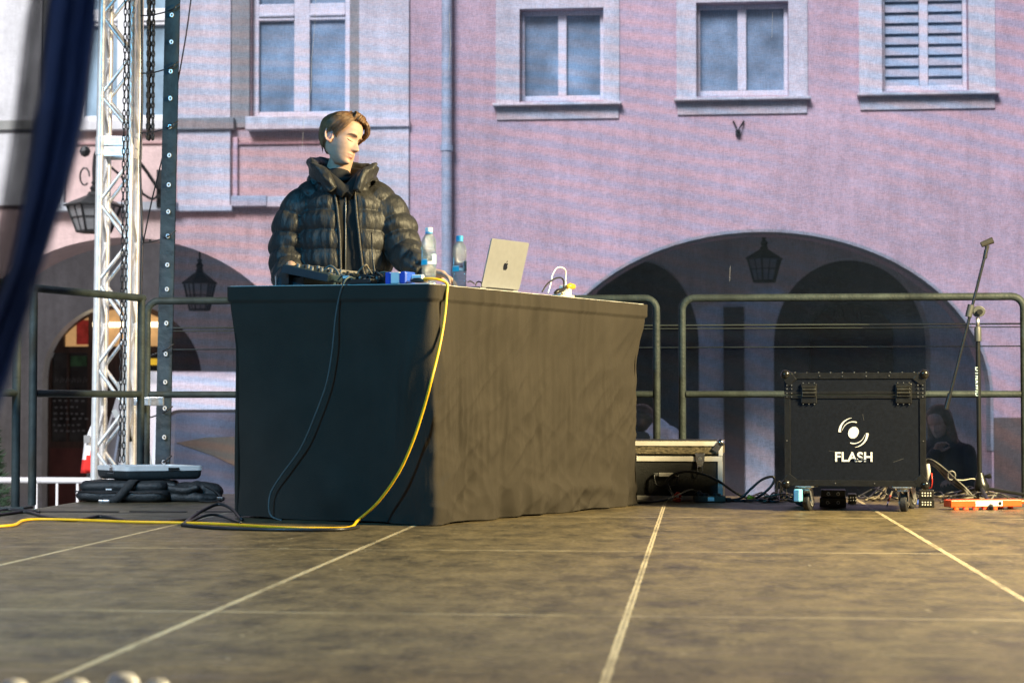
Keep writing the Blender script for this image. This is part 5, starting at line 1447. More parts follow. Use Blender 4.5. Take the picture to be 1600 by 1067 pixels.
    sleeve([(-.12, .02, 1.475), (-.175, .015, 1.445), (-.228, .01, 1.36), (-.252, .0, 1.24), (-.252, -.05, 1.13), (-.245, -.15, 1.08), (-.237, -.235, 1.072)], [.098, .101, .101, .099, .094, .076, .052], .45, 2.1)
    # stand-up collar with the hood folded into it
    path = cat_rom([(-.045, -.150, 1.50), (-.085, -.140, 1.555), (-.135, -.075, 1.605), (-.140, .02, 1.632), (-.08, .105, 1.640), (.02, .125, 1.630), (.105, .085, 1.612), (.138, .0, 1.597), (.128, -.085, 1.59), (.092, -.140, 1.555), (.062, -.155, 1.495)], 9)
    up = None; rings = []
    for i, p in enumerate(path):
        tt = (path[min(len(path) - 1, i + 1)] - path[max(0, i - 1)]).normalized(); out_ = Vector((p.x, p.y, 0)).normalized(); hgt = Vector((0, 0, 1)) + out_ * .30; hgt = (hgt - tt * hgt.dot(tt)).normalized(); th_ = tt.cross(hgt)
        f = i / (len(path) - 1); hh = .041 * min(1, .5 + f * 4, .5 + (1 - f) * 4); ring = []
        for k in range(20):
            a = 2 * PI * k / 20; w_ = 1 + .42 * noise.noise(Vector((i * .16, math.cos(a) * 2, math.sin(a)))); ring.append(p + hgt * math.sin(a) * hh * w_ + th_ * math.cos(a) * (.027 + .006 * math.cos(3 * a)) * w_)
        rings.append(ring)
    j.loft(rings)
    j.chain_caps([(.095, -.135, 1.56), (.125, -.115, 1.60), (.152, -.095, 1.628)], [.022, .018, .010], 10)
    j.chain_caps([(-.12, .06, 1.56), (0, .10, 1.56), (.12, .05, 1.55)], [.055, .06, .055], 12)
    jj = blend(j, .0052, 1, .4)
    jk = jj.build('jacket', nyl, t, smooth=True, fix=False)
    # zip tapes along both front edges, cuffs
    zipm = mat('zip_tape', (.05, .045, .04), .5, .2, .4, 120, .3, 200)
    for tab, sg in ((XLz, -1), (XRz, 1)):
        pts = []
        for k in range(30):
            z = .95 + .57 * k / 29; rx, ry = interp(RX, z), interp(RY, z); x = interp(tab, z) - sg * .004; a = math.asin(max(-1, min(1, x / rx))); pts.append(Vector((x, -(ry + .004 + .006 * puff((z - .94) / pitch)) * math.cos(a) + .015, z)))
        MB().tube(pts, .0062, 8).build('zip', zipm, jk, smooth=True)
    for a_, b_, r_ in (((.375, -.230, 1.118), (.398, -.262, 1.100), .037), ((-.238, -.22, 1.074), (-.235, -.262, 1.07), .038)):
        MB().tube([a_, b_], [r_ + .003, r_], 20).build('cuff', mat('knit_black', (.012, .012, .013), .9), jk, smooth=True)
    # ---- black hooded top, its zip and the collar of the tee
    hd = mat('black_cotton', (.010, .010, .011), .9, 0, .2, 40, .2, 150)
    h = MB(); rings = []
    for k in range(40):
        z = .88 + .66 * k / 39; rx = interp([(.88, .17), (1.2, .18), (1.42, .175), (1.5, .13), (1.54, .10)], z); ry = interp([(.88, .13), (1.2, .14), (1.42, .130), (1.5, .110), (1.54, .095)], z); ring = []
        for i in range(60):
            a = 2 * PI * i / 60; o_ = noise.noise(Vector((math.sin(a) * 3, math.cos(a) * 3, z * 5))) * .010; ring.append((( rx + o_) * math.sin(a), -(ry + o_) * math.cos(a) + .015, z))
        rings.append(ring)
    h.loft(rings)
    h.chain_caps([(-.03, .02, 1.50), (-.025, .015, 1.565)], [.085, .068], 18)
    h.tube(cat_rom([(.012, -.128, 1.485), (-.035, -.12, 1.53), (-.085, -.075, 1.575), (-.095, .0, 1.60), (-.05, .08, 1.61), (.03, .085, 1.605), (.085, .02, 1.59), (.085, -.055, 1.57), (.05, -.115, 1.53), (.016, -.130, 1.485)], 6), .030, 12)
    h.tube(cat_rom([(-.030, -.12, 1.49), (-.07, -.10, 1.50), (-.095, -.05, 1.53)], 5), .02, 8)
    hh = blend(h, .006, 2).build('hooded_top', hd, t, smooth=True, fix=False)
    zp = []
    for k in range(20):
        z = .95 + .53 * k / 19; ry = interp([(.88, .13), (1.2, .14), (1.42, .130), (1.5, .105)], z); zp.append(Vector((.012, -ry - .004 + .015, z)))
    MB().tube(zp, .0035, 6).build('zip', mat('zip_grey', (.12, .12, .12), .35, .7, .3, 150), hh, smooth=True)
    MB().box((.010, -.128, 1.455), (.007, .004, .022)).build('zip_pull', M_chrome, hh, bevel=.001)
    MB().tube(cat_rom([(-.095, .03, 1.60), (-.078, -.030, 1.580), (-.035, -.062, 1.562), (.02, -.058, 1.562), (.052, .0, 1.58)], 6), .010, 8).build('tee_collar', hd, t, smooth=True)
    # ---- trousers and shoes
    tr = MB()
    tr.chain_caps([(-.05, .02, .95), (.05, .02, .95)], [.15, .15], 20)
    for sx in (-1, 1): tr.chain_caps([(sx * .095, .02, .90), (sx * .112, .0, .52), (sx * .118, .035, .12)], [.115, .085, .072], 18)
    blend(tr, .009, 3).build('trousers', mat('dark_denim', (.02, .022, .03), .85, 0, .3, 20), t, smooth=True, fix=False)
    for sx in (-1, 1):
        s_ = MB(); s_.capsule((sx * .115, .06, .05), (sx * .132, -.16, .045), .047, .042, 14); s_.v = [(x, y, max(z, .004)) for x, y, z in s_.v]; s_.build('shoe', M_rubber, t, smooth=True)
    return t
DJ = dj()
# the controller his hand works on
c = Tpx(694, .62); 
q = MB(); q.box(c + Vector((0, 0, .022)), (.30, .26, .042), RT); t_ = thing('dj_controller', 'flat black control surface under the hand of the man', 'controller', c); q.build('case', M_black, t_, bevel=.004)
for k in range(6): MB().cyl(c + RT @ Vector((-.11 + .044 * k, -.05, .043)), c + RT @ Vector((-.11 + .044 * k, -.05, .052)), .009, 10).build('knob', M_grey, t_, smooth=True, angle=40)

def bystander(name, label, base, rz, scale, coat, hairm, yaw, pitch, extra):
    t = thing('person', label, 'person', base, rz, local=True)
    MH = head_matrix(Vector(extra['head']), yaw, pitch, extra.get('roll', 0)); s = scale
    b = MB(); head_mb(b, MH, 32, 36); hc = Vector(extra['head']); ch = Vector(extra['chest'])
    b.chain_caps([hc + Vector((0, .02, -.06)), ch + Vector((0, .02, .10))], [.05, .06])
    b.chain_caps([ch, (0, 0, .95)], [.13, .13])
    for sx in (-1, 1):
        b.chain_caps([(sx * .09, 0, .92), (sx * .10, 0, .5), (sx * .10, .02, .09)], [.09, .06, .04]); b.capsule((sx * .10, .04, .04), (sx * .11, -.13, .03), .036, .03)
    for sx, arm in zip((-1, 1), extra['arms']):
        b.chain_caps(arm, [.05, .04, .027]); d_ = Vector(arm[-1]) - Vector(arm[-2]); hand(b, arm[-1], d_, (0, .3, .9), sx, .95, .7)
    blend(b, .007, 2).build('body', M_skin, t, smooth=True, fix=False)
    c_ = MB(); c_.chain_caps([ch + Vector((0, .01, .02)), Vector((0, .01, 1.15)), (0, 0, .85)], [.165, .17, .17], 20); c_.chain_caps([ch + Vector((-.13, .01, .03)), ch + Vector((.13, .01, .03))], [.085, .085])
    for arm in extra['arms']: c_.chain_caps(arm, [.075, .062, .045])
    blend(c_, .01, 3).build('coat', coat, t, smooth=True, fix=False)
    tr = MB()
    for sx in (-1, 1): tr.chain_caps([(sx * .085, 0, .9), (sx * .10, 0, .5), (sx * .10, .02, .1)], [.11, .08, .065])
    blend(tr, .012, 3).build('trousers', mat('dark_denim', (.02, .022, .03), .85), t, smooth=True, fix=False)
    q = MB()
    for a_, b_, r0, r1 in extra['hair']: q.capsule(MH @ Vector(a_), MH @ Vector(b_), r0, r1, 14)
    blend(q, .007, 2).build('hair', hairm, t, smooth=True, fix=False)
    return t
wp = CP + ray(1474, 700) * 14.6; wp.z = GZ
bystander('person', 'woman with long brown hair and dark coat, right of the black case', wp, R(-7), 1,
          mat('coat_black', (.02, .022, .028), .85), mat('long_brown_hair', (.10, .05, .03), .6, 0, .5, 30), -25, 12,
          dict(head=(-.03, -.02, 1.555), chest=(0, 0, 1.30), roll=-6, arms=[[(-.17, 0, 1.33), (-.20, -.10, 1.10), (-.06, -.24, 1.34)], [(.17, 0, 1.33), (.22, -.04, 1.08), (.08, -.22, 1.12)]],
               hair=[((-.02, 0, .05), (-.03, 0, .03), .10, .10), ((-.03, .06, .02), (.0, .085, -.16), .045, .045), ((-.03, -.06, .02), (.01, -.08, -.16), .045, .04), ((-.05, 0, 0), (-.05, 0, -.20), .08, .07), ((.02, .09, -.14), (.05, .11, -.27), .04, .03)]))
mp_ = CP + ray(1008, 700) * 14.3; mp_.z = GZ
MAN = bystander('person', 'stooping person in a pale blue top behind the rail right of the table', mp_, R(2), 1,
          mat('pale_blue_cloth', (.42, .52, .72), .8, 0, .35, 7, .3), mat('black_hair', (.015, .013, .013), .6), 175, 30,
          dict(head=(-.03, -.02, 1.57), chest=(.05, .05, 1.43), roll=0, arms=[[(-.12, .03, 1.45), (-.24, .10, 1.12), (-.16, .28, 1.0)], [(.20, .03, 1.44), (.31, .08, 1.12), (.20, .28, 1.0)]],
               hair=[((0, 0, .04), (-.01, 0, .02), .105, .10), ((-.03, 0, 0), (-.03, 0, -.03), .09, .07)]))
q = MB(); q.box((-.10, -.17, 1.28), (.27, .14, .44)); bp_ = q.build('backpack', mat('backpack_dark', (.015, .025, .03), .8), None, bevel=.04)
bp_.location = mp_; bp_.rotation_euler = (0, 0, R(2)); tag(bp_, 'dark backpack on the back of the stooping person in pale blue', 'backpack')

# ================================================================= GEAR ON THE DECK
def flight_case():
    c = F(1336, 800, 0); # front wheel line
    W_ = .652; Dp = .50; zb, zt = .118, .648
    t = thing('flight_case', 'black flight case on castors with a white swirl emblem and the word FLASH', 'flight case', c, R(-5.2), local=True)
    # local: x across, y away, z up; the front face at y = .04
    y0 = .05; zs = .547
    pnl = mat('case_laminate', (.006, .008, .0135), .6, 0, .25, 90, .15, 320, spec=.12)
    edge = mat('case_edge_black', (.012, .013, .015), .35, .2, .3, 40, .1)
    MB().box((0, y0 + Dp / 2, (zb + zs - .004) / 2), (W_, Dp, zs - zb - .004)).build('body', pnl, t, bevel=.003)
    lid = MB().box((0, y0 + Dp / 2, (zs + zt) / 2), (W_, Dp, zt - zs)).build('lid', pnl, t, bevel=.003)
    e = .028
    def strip(par, x0, x1, za, zb_, yy=y0 - .0025, th=.005):
        return MB().box(((x0 + x1) / 2, yy + th / 2 - .0015, (za + zb_) / 2), (x1 - x0, th, zb_ - za)).build('edge_strip', edge, par, bevel=.0012)
    for sx in (-1, 1): strip(t, min(sx * W_ / 2, sx * (W_ / 2 - e)) - .0, max(sx * W_ / 2, sx * (W_ / 2 - e)), zb + e, zs - .020)
    strip(t, -W_ / 2, W_ / 2, zb, zb + e, th=.007); strip(t, -W_ / 2, W_ / 2, zs - .019, zs - .005, th=.007); strip(lid, -W_ / 2, W_ / 2, zs, zs + .014, th=.009); strip(lid, -W_ / 2, W_ / 2, zt - e, zt, th=.007)
    for sx in (-1, 1):
        for z, zz in ((zt - .008, 1), (zb + .008, -1)):
            q = MB(); q.sphere((sx * (W_ / 2 - .006), y0 + .006, z), .023, 14); q.build('ball_corner', mat('corner_black', (.02, .02, .02), .22, .5, .2, 30), t, smooth=True)
            q = MB(); q.box((sx * (W_ / 2 - .026), y0 - .003, z - zz * .022), (.05, .004, .040), Matrix.Rotation(sx * zz * R(38), 3, 'Y')); q.build('corner_plate', edge, t, bevel=.001)
            q = MB(); q.sphere((sx * (W_ / 2 - .006), y0 + Dp - .006, z), .023, 10); q.build('ball_corner', edge, t, smooth=True)
    rv = mat('rivet', (.45, .45, .45), .3, .8, .3, 40)
    k = 0
    pts = []
    for sx in (-1, 1):
        for a_ in (.035, .013):
            for z in (zt - .058, zt - .075, zt - .095, zt - .112): pts.append((sx * (W_ / 2 - a_), z))
        pts += [(sx * (W_ / 2 - .012), .33), (sx * .055, zt - .016), (sx * .16, zt - .014), (sx * .09, zb + .014)]
    for x, z in pts: MB().cyl((x, y0 - .0065, z), (x, y0 + .0, z), .0028, 8).build('rivet', rv, t)
    for x in [(-W_ / 2 + .05 + i * .055) for i in range(11)]: MB().cyl((x, y0 + .008, zt + .001), (x, y0 + .008, zt + .0035), .003, 8).build('rivet', rv, lid)
    for sx in (-1, 1):     # butterfly latches
        x = -.211 if sx < 0 else .225
        q = MB(); q.box((x, y0 - .005, zs + .004), (.074, .006, .092)); l_ = q.build('latch', edge, t, bevel=.003)
        q = MB(); q.tube([(x - .030, y0 - .012, zs + .036), (x - .030, y0 - .012, zs - .008), (x + .030, y0 - .012, zs - .008), (x + .030, y0 - .012, zs + .036)], .003, 6, closed=True)
        q.build('latch_frame', mat('latch_grey', (.12, .12, .11), .3, .8, .3, 40), l_)
        for dz in (.024, .008): MB().box((x, y0 - .012, zs + dz), (.062, .008, .010)).build('latch_wing', mat('latch_grey', (.12, .12, .11)), l_, bevel=.002)
        for dx in (-.026, 0, .026):
            for dz in (.054, -.046): MB().cyl((x + dx, y0 - .008, zs + dz), (x + dx, y0, zs + dz), .0026, 6).build('rivet', rv, l_)
    # emblem, cut-out look: disc and two pairs of crescents
    ew = mat('print_white', (.72, .73, .73), .5, 0, .06, 200)
    s_ = 1 / 342.; ex, ez = (1334 - 1336) * s_, CAMZ + (632 - 677) * s_
    yf = y0 - .0022
    def ell(cx, cz, a, b, rot, n=28): return [(cx + a * math.cos(t_) * math.cos(rot) - b * math.sin(t_) * math.sin(rot), cz + a * math.cos(t_) * math.sin(rot) + b * math.sin(t_) * math.cos(rot)) for t_ in [2 * PI * k_ / n for k_ in range(n)]]
    emb = MB(); emb.prism(ell(ex, ez, .0285, .0235, R(62)), [], yf, y0)
    def cres(ro, a0, a1, t0, t1, flip):
        o_, i_ = [], []
        for k_ in range(15):
            f = k_ / 14; a = R(a0 + (a1 - a0) * f); th = (t0 + (t1 - t0) * f)
            for lst, r_ in ((o_, ro), (i_, ro - th)):
                lst.append((ex + flip * r_ * math.cos(a), ez + flip * r_ * math.sin(a)))
        emb.prism(o_ + i_[::-1], [], yf, y0)
    for fl_ in (1, -1):
        cres(.070, 178, 96, .013, .0015, fl_); cres(.053, 168, 72, .0015, .0055, fl_)
    emb.build('emblem', ew, t)
    tm = text_mesh('FLASH', .0615, .0016, .0006, 1.04); T_ = frame_at((ex + .001, yf - .0004, CAMZ + (632 - 716.5) * s_), (1, 0, 0), (0, 0, 1))
    tm.v = [(x * 1.0, y_, z) for x, y_, z in tm.v]
    tm.xform(T_); tm.build('lettering', ew, t)
    for dx, dz, L_, an in ((.004, -.009, .022, 20), (.022, -.012, .026, -8), (.036, -.004, .020, 5), (.014, .003, .012, 60), (.046, -.012, .03, 2)):
        q = MB(); q.box((ex + dx, yf - .0024, CAMZ + (632 - 716.5) * s_ + dz), (L_, .0008, .0042), Matrix.Rotation(R(an), 3, 'Y')); q.build('scratch', pnl, t)
    for x0, z0, L_, an in ((.10, .56, .05, 2), (-.22, .53, .03, 0), (.04, .44, .03, 80), (-.1, .28, .04, 10), (.2, .24, .05, -20)):
        MB().box((x0, y0 - .0004, z0), (L_, .001, .0012), Matrix.Rotation(R(an), 3, 'Y')).build('scratch', mat('scuff_grey', (.09, .09, .09), .6, 0, .3, 100), t)
    # castors
    def castor(x, y, rz, blue=False):
        q_ = Matrix.Rotation(rz, 3, 'Z'); o_ = Vector((x, y, 0))
        f = MB(); f.box(o_ + Vector((0, 0, zb - .004)), (.085, .085, .006), q_); f.cyl(o_ + Vector((0, 0, .098)), o_ + Vector((0, 0, zb - .006)), .026, 14)
        for sy in (-1, 1):
            pl = [(-.022, .100), (.022, .100), (.010 + .022, .04), (.022 + .012, .03), (.012, .03), (-.010, .075)]
            T4 = Matrix.Translation(o_) @ q_.to_4x4() @ Matrix.Translation((0, sy * .023, 0)); f.prism(pl, [], -.002, .002, T4)
        f.box(o_ + q_ @ Vector((0, 0, .098)), (.05, .05, .006), q_)
        ca = f.build('castor', M_steel, t, bevel=.0015)
        w0 = o_ + q_ @ Vector((.022, -.016, .042)); w1 = o_ + q_ @ Vector((.022, .016, .042))
        MB().tube([w0, w0.lerp(w1, .12), w0.lerp(w1, .88), w1], [.036, .041, .041, .036], 28).build('tyre', M_rubber, ca, smooth=True, angle=35)
        MB().tube([w0 + (w0 - w1) * .15, w1 + (w1 - w0) * .15], .020, 20).build('hub', mat('hub_grey', (.25, .25, .25), .5), ca, smooth=True, angle=35)
        MB().tube([w0 + (w0 - w1) * .35, w1 + (w1 - w0) * .35], .006, 8).build('axle_bolt', M_chrome, ca)
        if blue: MB().box(o_ + q_ @ Vector((-.02, -.0, .075)) + Vector((-.03, -.03, .0)), (.045, .03, .058), q_).build('brake_lever', mat('brake_blue', (.18, .48, .70), .4, 0, .15, 20), ca, bevel=.005)
    castor(-.225, .075, R(70), True); castor(.222, .075, R(80)); castor(-.24, .48, R(200)); castor(.25, .36, R(60)); 
flight_case()

def silver_case():
    c = F(1041, 782, 0); sc_ = (c - CP).length / FPX
    W_ = 174 * sc_; H_ = 92 * sc_; Dp = .38
    t = thing('aluminium_case', 'black case with silver aluminium edges standing behind the right end of the table', 'case', c, R(-3), local=True)
    blk = mat('case_vinyl', (.016, .017, .017), .55, 0, .2, 60, .2, 200); alu = mat('case_alu', (.66, .64, .60), .42, .15, .08, 20)
    e = .032; zl = H_ - .078
    MB().box((0, Dp / 2, zl / 2 + .004), (W_ - .006, Dp - .006, zl)).build('body', blk, t)
    lid = MB().box((0, Dp / 2, (zl + H_) / 2 + .008), (W_ - .006, Dp - .006, H_ - zl - .01)).build('lid', mat('lid_speckled', (.11, .09, .055), .6, 0, .8, 55, .3, 90, (1, 1, 2)), t)
    def st(p, x0, x1, z0, z1): MB().box(((x0 + x1) / 2, .001, (z0 + z1) / 2), (x1 - x0, .008, z1 - z0)).build('edge_profile', alu, p, bevel=.0015)
    st(t, -W_ / 2, W_ / 2, .002, .026); st(t, -W_ / 2, W_ / 2, zl - .026, zl); st(lid, -W_ / 2, W_ / 2, H_ - .024, H_)
    st(t, W_ / 2 - .024, W_ / 2 + .001, .026, zl - .026); st(t, -W_ / 2 - .001, -W_ / 2 + .024, .026, zl - .026)
    st(lid, -W_ / 2, -W_ / 2 + .02, zl + .002, H_ - .024)
    st(lid, W_ / 2 - .02, W_ / 2 + .001, zl + .002, H_ - .024)
    MB().box((0, Dp / 2, H_ + .003), (W_ - .03, Dp - .03, .004)).build('lid_top', blk, lid)
    q = MB(); q.sphere((W_ / 2 - .008, .006, H_ - .006), .021, 12); q.box((W_ / 2 - .026, -.004, H_ - .030), (.034, .005, .05), Matrix.Rotation(R(35), 3, 'Y')); q.build('corner', M_chrome, lid, smooth=True, angle=40)
    for x in (-.176, .176):
        q = MB(); q.prism([(x - .026, zl + .018), (x + .026, zl + .018), (x + .024, zl - .02), (x + .012, zl - .055), (x - .012, zl - .055), (x - .024, zl - .02)], [], -.010, -.0035); l_ = q.build('latch', M_chrome, t, bevel=.002)
        MB().cyl((x, -.016, zl - .012), (x, -.009, zl - .012), .009, 12).build('latch_stud', M_steel, l_)
        for dz in (0, .012): MB().box((x, -.013, zl - .03 - dz), (.03, .006, .006)).build('latch_rib', M_steel, l_)
        q = MB(); q.tube(cat_rom([(x - .012, -.012, zl - .045), (x - .013, -.013, zl - .075), (x, -.014, zl - .09), (x + .013, -.013, zl - .075), (x + .012, -.012, zl - .045)], 4), .0024, 6); q.build('latch_loop', M_chrome, l_)
    zh = zl - .105
    hd = MB(); hd.tube(cat_rom([(-.06, -.004, zh + .01), (-.062, -.02, zh + .006), (-.055, -.028, zh - .035), (-.035, -.032, zh - .05), (.035, -.032, zh - .05), (.055, -.028, zh - .035), (.062, -.02, zh + .006), (.06, -.004, zh + .01)], 4), .006, 8); h_ = hd.build('handle', M_black, t, smooth=True)
    MB().box((0, -.012, zh + .010), (.075, .010, .020)).build('handle_mount', alu, h_, bevel=.002)
    for x in (-.055, .055): MB().box((x, -.008, zh + .010), (.020, .008, .016)).build('handle_mount', M_steel, h_, bevel=.002)
silver_case()

def FZ(px, py, zpy=None, dy=0.):
    return F(px, py, 0)
def lift(px, pyf, py):
    """point above the deck point seen at (px, pyf) that appears at height py"""
    p = F(px, pyf, 0); s_ = (p - CP).length / FPX; return p + Vector((0, 0, (pyf - py) * s_))
def power_strip():
    a = F(1083, 785); b = F(1134, 785); c = (a + b) / 2; w_ = (b - a).length; rz = R(2)
    t = thing('power_strip', 'dark power strip with a plug standing in it in front of the silver case', 'power strip', c, rz, local=True)
    MB().box((0, .03, .018), (w_, .06, .030)).build('body', mat('strip_olive', (.045, .042, .03), .5), t, bevel=.004)
    MB().box((.008, -.001, .018), (.032, .003, .020)).build('white_label', M_label, t)
    MB().box((w_ / 2 + .014, .03, .014), (.028, .03, .02)).build('cable_gland', M_black, t, bevel=.004)
    for x in (-.02, .04): MB().cyl((x, .03, .033), (x, .03, .045), .019, 16).build('plug', M_black, t, smooth=True, angle=40)
    q = MB(); q.tube([(-.05, .03, .036), (-.062, .028, .055)], [.020, .016], 12); q.tube([(-.062, .028, .055), (-.085, .02, .062)], .005, 6); q.build('angled_plug', M_black, t, smooth=True, angle=40)
power_strip()
q = MB(); c = lift(1059, 784, 777); rg = [c + Vector((.014 * math.cos(k_ * .6), -.008, .022 * math.sin(k_ * .6))) for k_ in range(11)]
t_ = thing('red_connector', 'bright red ring shaped connector on the deck left of the power strip', 'connector', c)
q.tube(rg, .0065, 8); q.build('ring', M_red, t_, smooth=True); MB().tube([c + Vector((-.02, -.02, -.012)), c + Vector((.01, 0, -.006))], .008, 8).build('pin_housing', mat('orange_red', (.7, .12, .04), .4), t_, smooth=True)
GC = 'black cables lying around the cases on the deck'
cable('thick black cable rising in an arc in front of the silver case', [lift(990, 787, 785), lift(1018, 787, 784), lift(1050, 785, 777), lift(1046, 784, 764), lift(1042, 784, 752), lift(1052, 784, 742), lift(1072, 784, 737), lift(1095, 784, 740), lift(1120, 783, 750), lift(1150, 782, 770), lift(1168, 782, 778), lift(1185, 782, 780)], .0068, M_cable, 8, group=GC)
cable('thick black cable standing in a narrow loop left of the black case', [lift(1120, 784, 781), lift(1155, 783, 779), lift(1172, 783, 765), lift(1190, 783, 750), lift(1206, 783, 745), lift(1210, 783, 750), lift(1203, 783, 762), lift(1185, 783, 776), lift(1165, 784, 782), lift(1135, 784, 782)], .0068, M_cable, 8, group=GC)
cable('thin white lead running to the red connector', [lift(1035, 786, 784), lift(1058, 785, 774), lift(1075, 784, 766), lift(1084, 784, 765)], .004, mat('lead_grey', (.4, .38, .32), .5), 6)
q = MB(); q.tube([lift(1168, 784, 776), lift(1178, 784, 778)], [.013, .010], 10); o = q.build('yellow_plug', mat('plug_yellow', (.7, .42, .02), .4), None, smooth=True); tag(base_origin(o), 'small yellow plug among the cables between the two cases', 'plug')
rnd = random.Random(9)
def heap(n, x0, x1, y0, y1, hmax, rr_, mats_, labf, seed, group):
    rnd = random.Random(seed)
    for k in range(n):
        xs = sorted(rnd.uniform(x0, x1) for _ in range(3)) if k % 2 else [rnd.uniform(x0, x1) for _ in range(3)]
        a = rnd.uniform(x0, x0 + (x1 - x0) * .3); b = rnd.uniform(x1 - (x1 - x0) * .3, x1); m_ = 5; pts = []
        for i in range(m_ + 1):
            f = i / m_; px = a + (b - a) * f + rnd.uniform(-8, 8); pf = rnd.uniform(y0, y1)
            p = F(px, pf, 0); p.z = .006 + rnd.random() ** 1.6 * hmax * math.sin(PI * min(.95, max(.05, f)))
            pts.append(p)
        cable(labf(k), pts, rnd.uniform(*rr_), mats_[k % len(mats_)], 7, group=group)
tan = mat('cable_tan', (.14, .12, .09)); dark = M_cable
LB = ['lowest cable', 'glossy cable', 'crossing cable', 'looped cable', 'slack cable', 'bent cable', 'thin cable', 'half buried cable', 'topmost cable', 'stray cable', 'coiled cable', 'stiff cable']
heap(9, 1165, 1262, 778, 786, .05, (.0035, .006), [dark, dark, tan], lambda k: 'black cable in the tangle left of the black case', 3, GC)
heap(8, 1330, 1450, 776, 784, .07, (.003, .005), [dark, tan], lambda k: 'thin cable in the tangle under the black case', 5, 'thin cables under the black case')
heap(12, 1440, 1600, 774, 786, .05, (.003, .006), [dark, tan, mat('cable_grey', (.16, .16, .15)), dark], lambda k: 'cable in the tangle behind the orange bar', 8, 'cables behind the orange bar')
# upright little loops by the case corner
for k, (x0, x1) in enumerate(((1214, 1218), (1220, 1224))):
    cable(['left of two thin cable loops at the lower left corner of the black case', 'right of two thin cable loops at the lower left corner of the black case'][k], [lift(x0, 782, 779), lift(x0 - 1, 782, 768), lift(x0 + 1, 782, 754), lift(x1 + 1, 782, 753), lift(x1 + 4, 782, 764), lift(x1 + 6, 782, 778), lift(1238, 782, 772)], .0038, dark, 7)
# bundle arching down from the case to the orange bar
for k in range(6):
    o_ = k * 1.6
    cable('cable of the tied bundle sloping from the black case to the orange bar', [lift(1442, 779, 726 + o_), lift(1450, 779, 719 + o_), lift(1462, 780, 723 + o_), lift(1478, 781, 735 + o_ + k), lift(1492, 783, 748 + o_ + k * .6), lift(1508, 784, 762 + k * 1.5), lift(1526 - k * 3, 784, 781)], .0042, [mat('cable_grey', (.16, .16, .15)), dark, tan][k % 3], 7, group='tied bundle of cables')
q = MB(); c = lift(1487, 783, 744); rg = [c + Vector((.020 * math.cos(k_ * .7), -.012 * math.sin(k_ * .7), .024 * math.sin(k_ * .7))) for k_ in range(9)]; q.tube(rg, .004, 6, closed=True); o = q.build('cable_tie', M_grey, None, smooth=True); tag(base_origin(o), 'grey tie round the cable bundle right of the black case', 'cable tie')
cable('thin grey lead swinging from the bundle to the foot of the microphone stand', [lift(1492, 783, 750), lift(1505, 783, 751), lift(1520, 783, 749), lift(1530, 783, 753), lift(1533, 783, 765), lift(1531, 783, 780)], .003, mat('lead_grey', (.4, .38, .32)), 7)
# stage boxes under and beside the case
def small_box(label, px0, px1, py0, py1, pf, dep, fr):
    a = F(px0, pf); b = F(px1, pf); s_ = (a - CP).length / FPX; c = (a + b) / 2; z0 = (pf - py1) * s_; z1 = (pf - py0) * s_
    t = thing('stage_box', label, 'stage box', c + Vector((0, 0, z0)), R(-4), local=True); w_ = (b - a).length
    MB().box((0, dep / 2, (z1 - z0) / 2), (w_, dep, z1 - z0)).build('case', M_black, t, bevel=.003); h_ = z1 - z0
    if fr == 'knobs':
        for x in (-.2, .2): MB().tube([(x * w_, 0, h_ / 2), (x * w_, -.008, h_ / 2)], .0085, 12).build('socket', M_steel, t); MB().tube([(x * w_, -.0081, h_ / 2), (x * w_, -.0095, h_ / 2)], .005, 10).build('socket_hole', M_black, t)
        MB().box((-.02, -.001, h_ * .5), (.016, .002, .003), Matrix.Rotation(.6, 3, 'Y')).build('mark', M_label, t)
    else:
        for i in range(4):
            for j_ in range(2): MB().cyl((-.02 + i * .013, -.003, h_ * (.35 + .3 * j_)), (-.02 + i * .013, .0, h_ * (.35 + .3 * j_)), .0035, 8).build('pin', M_label, t)
small_box('lower of two small black boxes with round sockets under the case', 1281, 1322, 778, 792, 792, .12, 'knobs'); small_box('upper of two small black boxes with round sockets under the case', 1283, 1321, 766, 777.4, 792, .12, 'knobs')
small_box('lower dark connector box with pale pins at the right of the black case', 1436, 1460, 780, 793, 793, .05, 'pins'); small_box('upper dark connector box with pale pins at the right of the black case', 1437, 1459, 766, 779.4, 793, .05, 'pins')
small_box('black box lying deeper under the middle of the case', 1325, 1338, 772, 787, 787, .1, 'none')
t_ = thing('jack_plug', 'jack plug with an orange sleeve leaning on the deck under the case', 'plug', F(1387, 790))
MB().tube([lift(1386, 791, 790), lift(1388, 790, 783)], [.003, .0045], 8).build('tip', M_chrome, t_, smooth=True); MB().tube([lift(1388, 790, 783), lift(1391, 789, 775)], [.006, .006], 8).build('sleeve', mat('orange_red', (.7, .12, .04)), t_, smooth=True); MB().tube([lift(1391, 789, 775), lift(1394, 788, 768)], [.005, .004], 8).build('tail', tan, t_, smooth=True)
q = MB(); c = lift(1434, 788, 785); q.tube([c + Vector((-.016, 0, -.012)), c + Vector((.0, 0, 0)), c + Vector((.018, 0, .012))], [.010, .014, .009], 7); o = q.build('blue_plug', mat('plug_blue', (.05, .12, .6), .4), None); tag(base_origin(o), 'small blue plug on the deck by the right castor', 'plug')
t_ = thing('cable_end', 'pale grey connector and red lead hanging at the right side of the black case', 'connector', lift(1450, 780, 760))
MB().tube([lift(1450, 780, 726), lift(1451, 780, 738), lift(1449, 780, 752)], [.010, .012, .006], 10).build('grey_connector', mat('pale_grey', (.45, .44, .44), .5), t_, smooth=True); MB().tube([lift(1456, 780, 740), lift(1457, 780, 752), lift(1456, 780, 762), lift(1452, 780, 763)], .0034, 6).build('red_lead', M_red, t_, smooth=True)

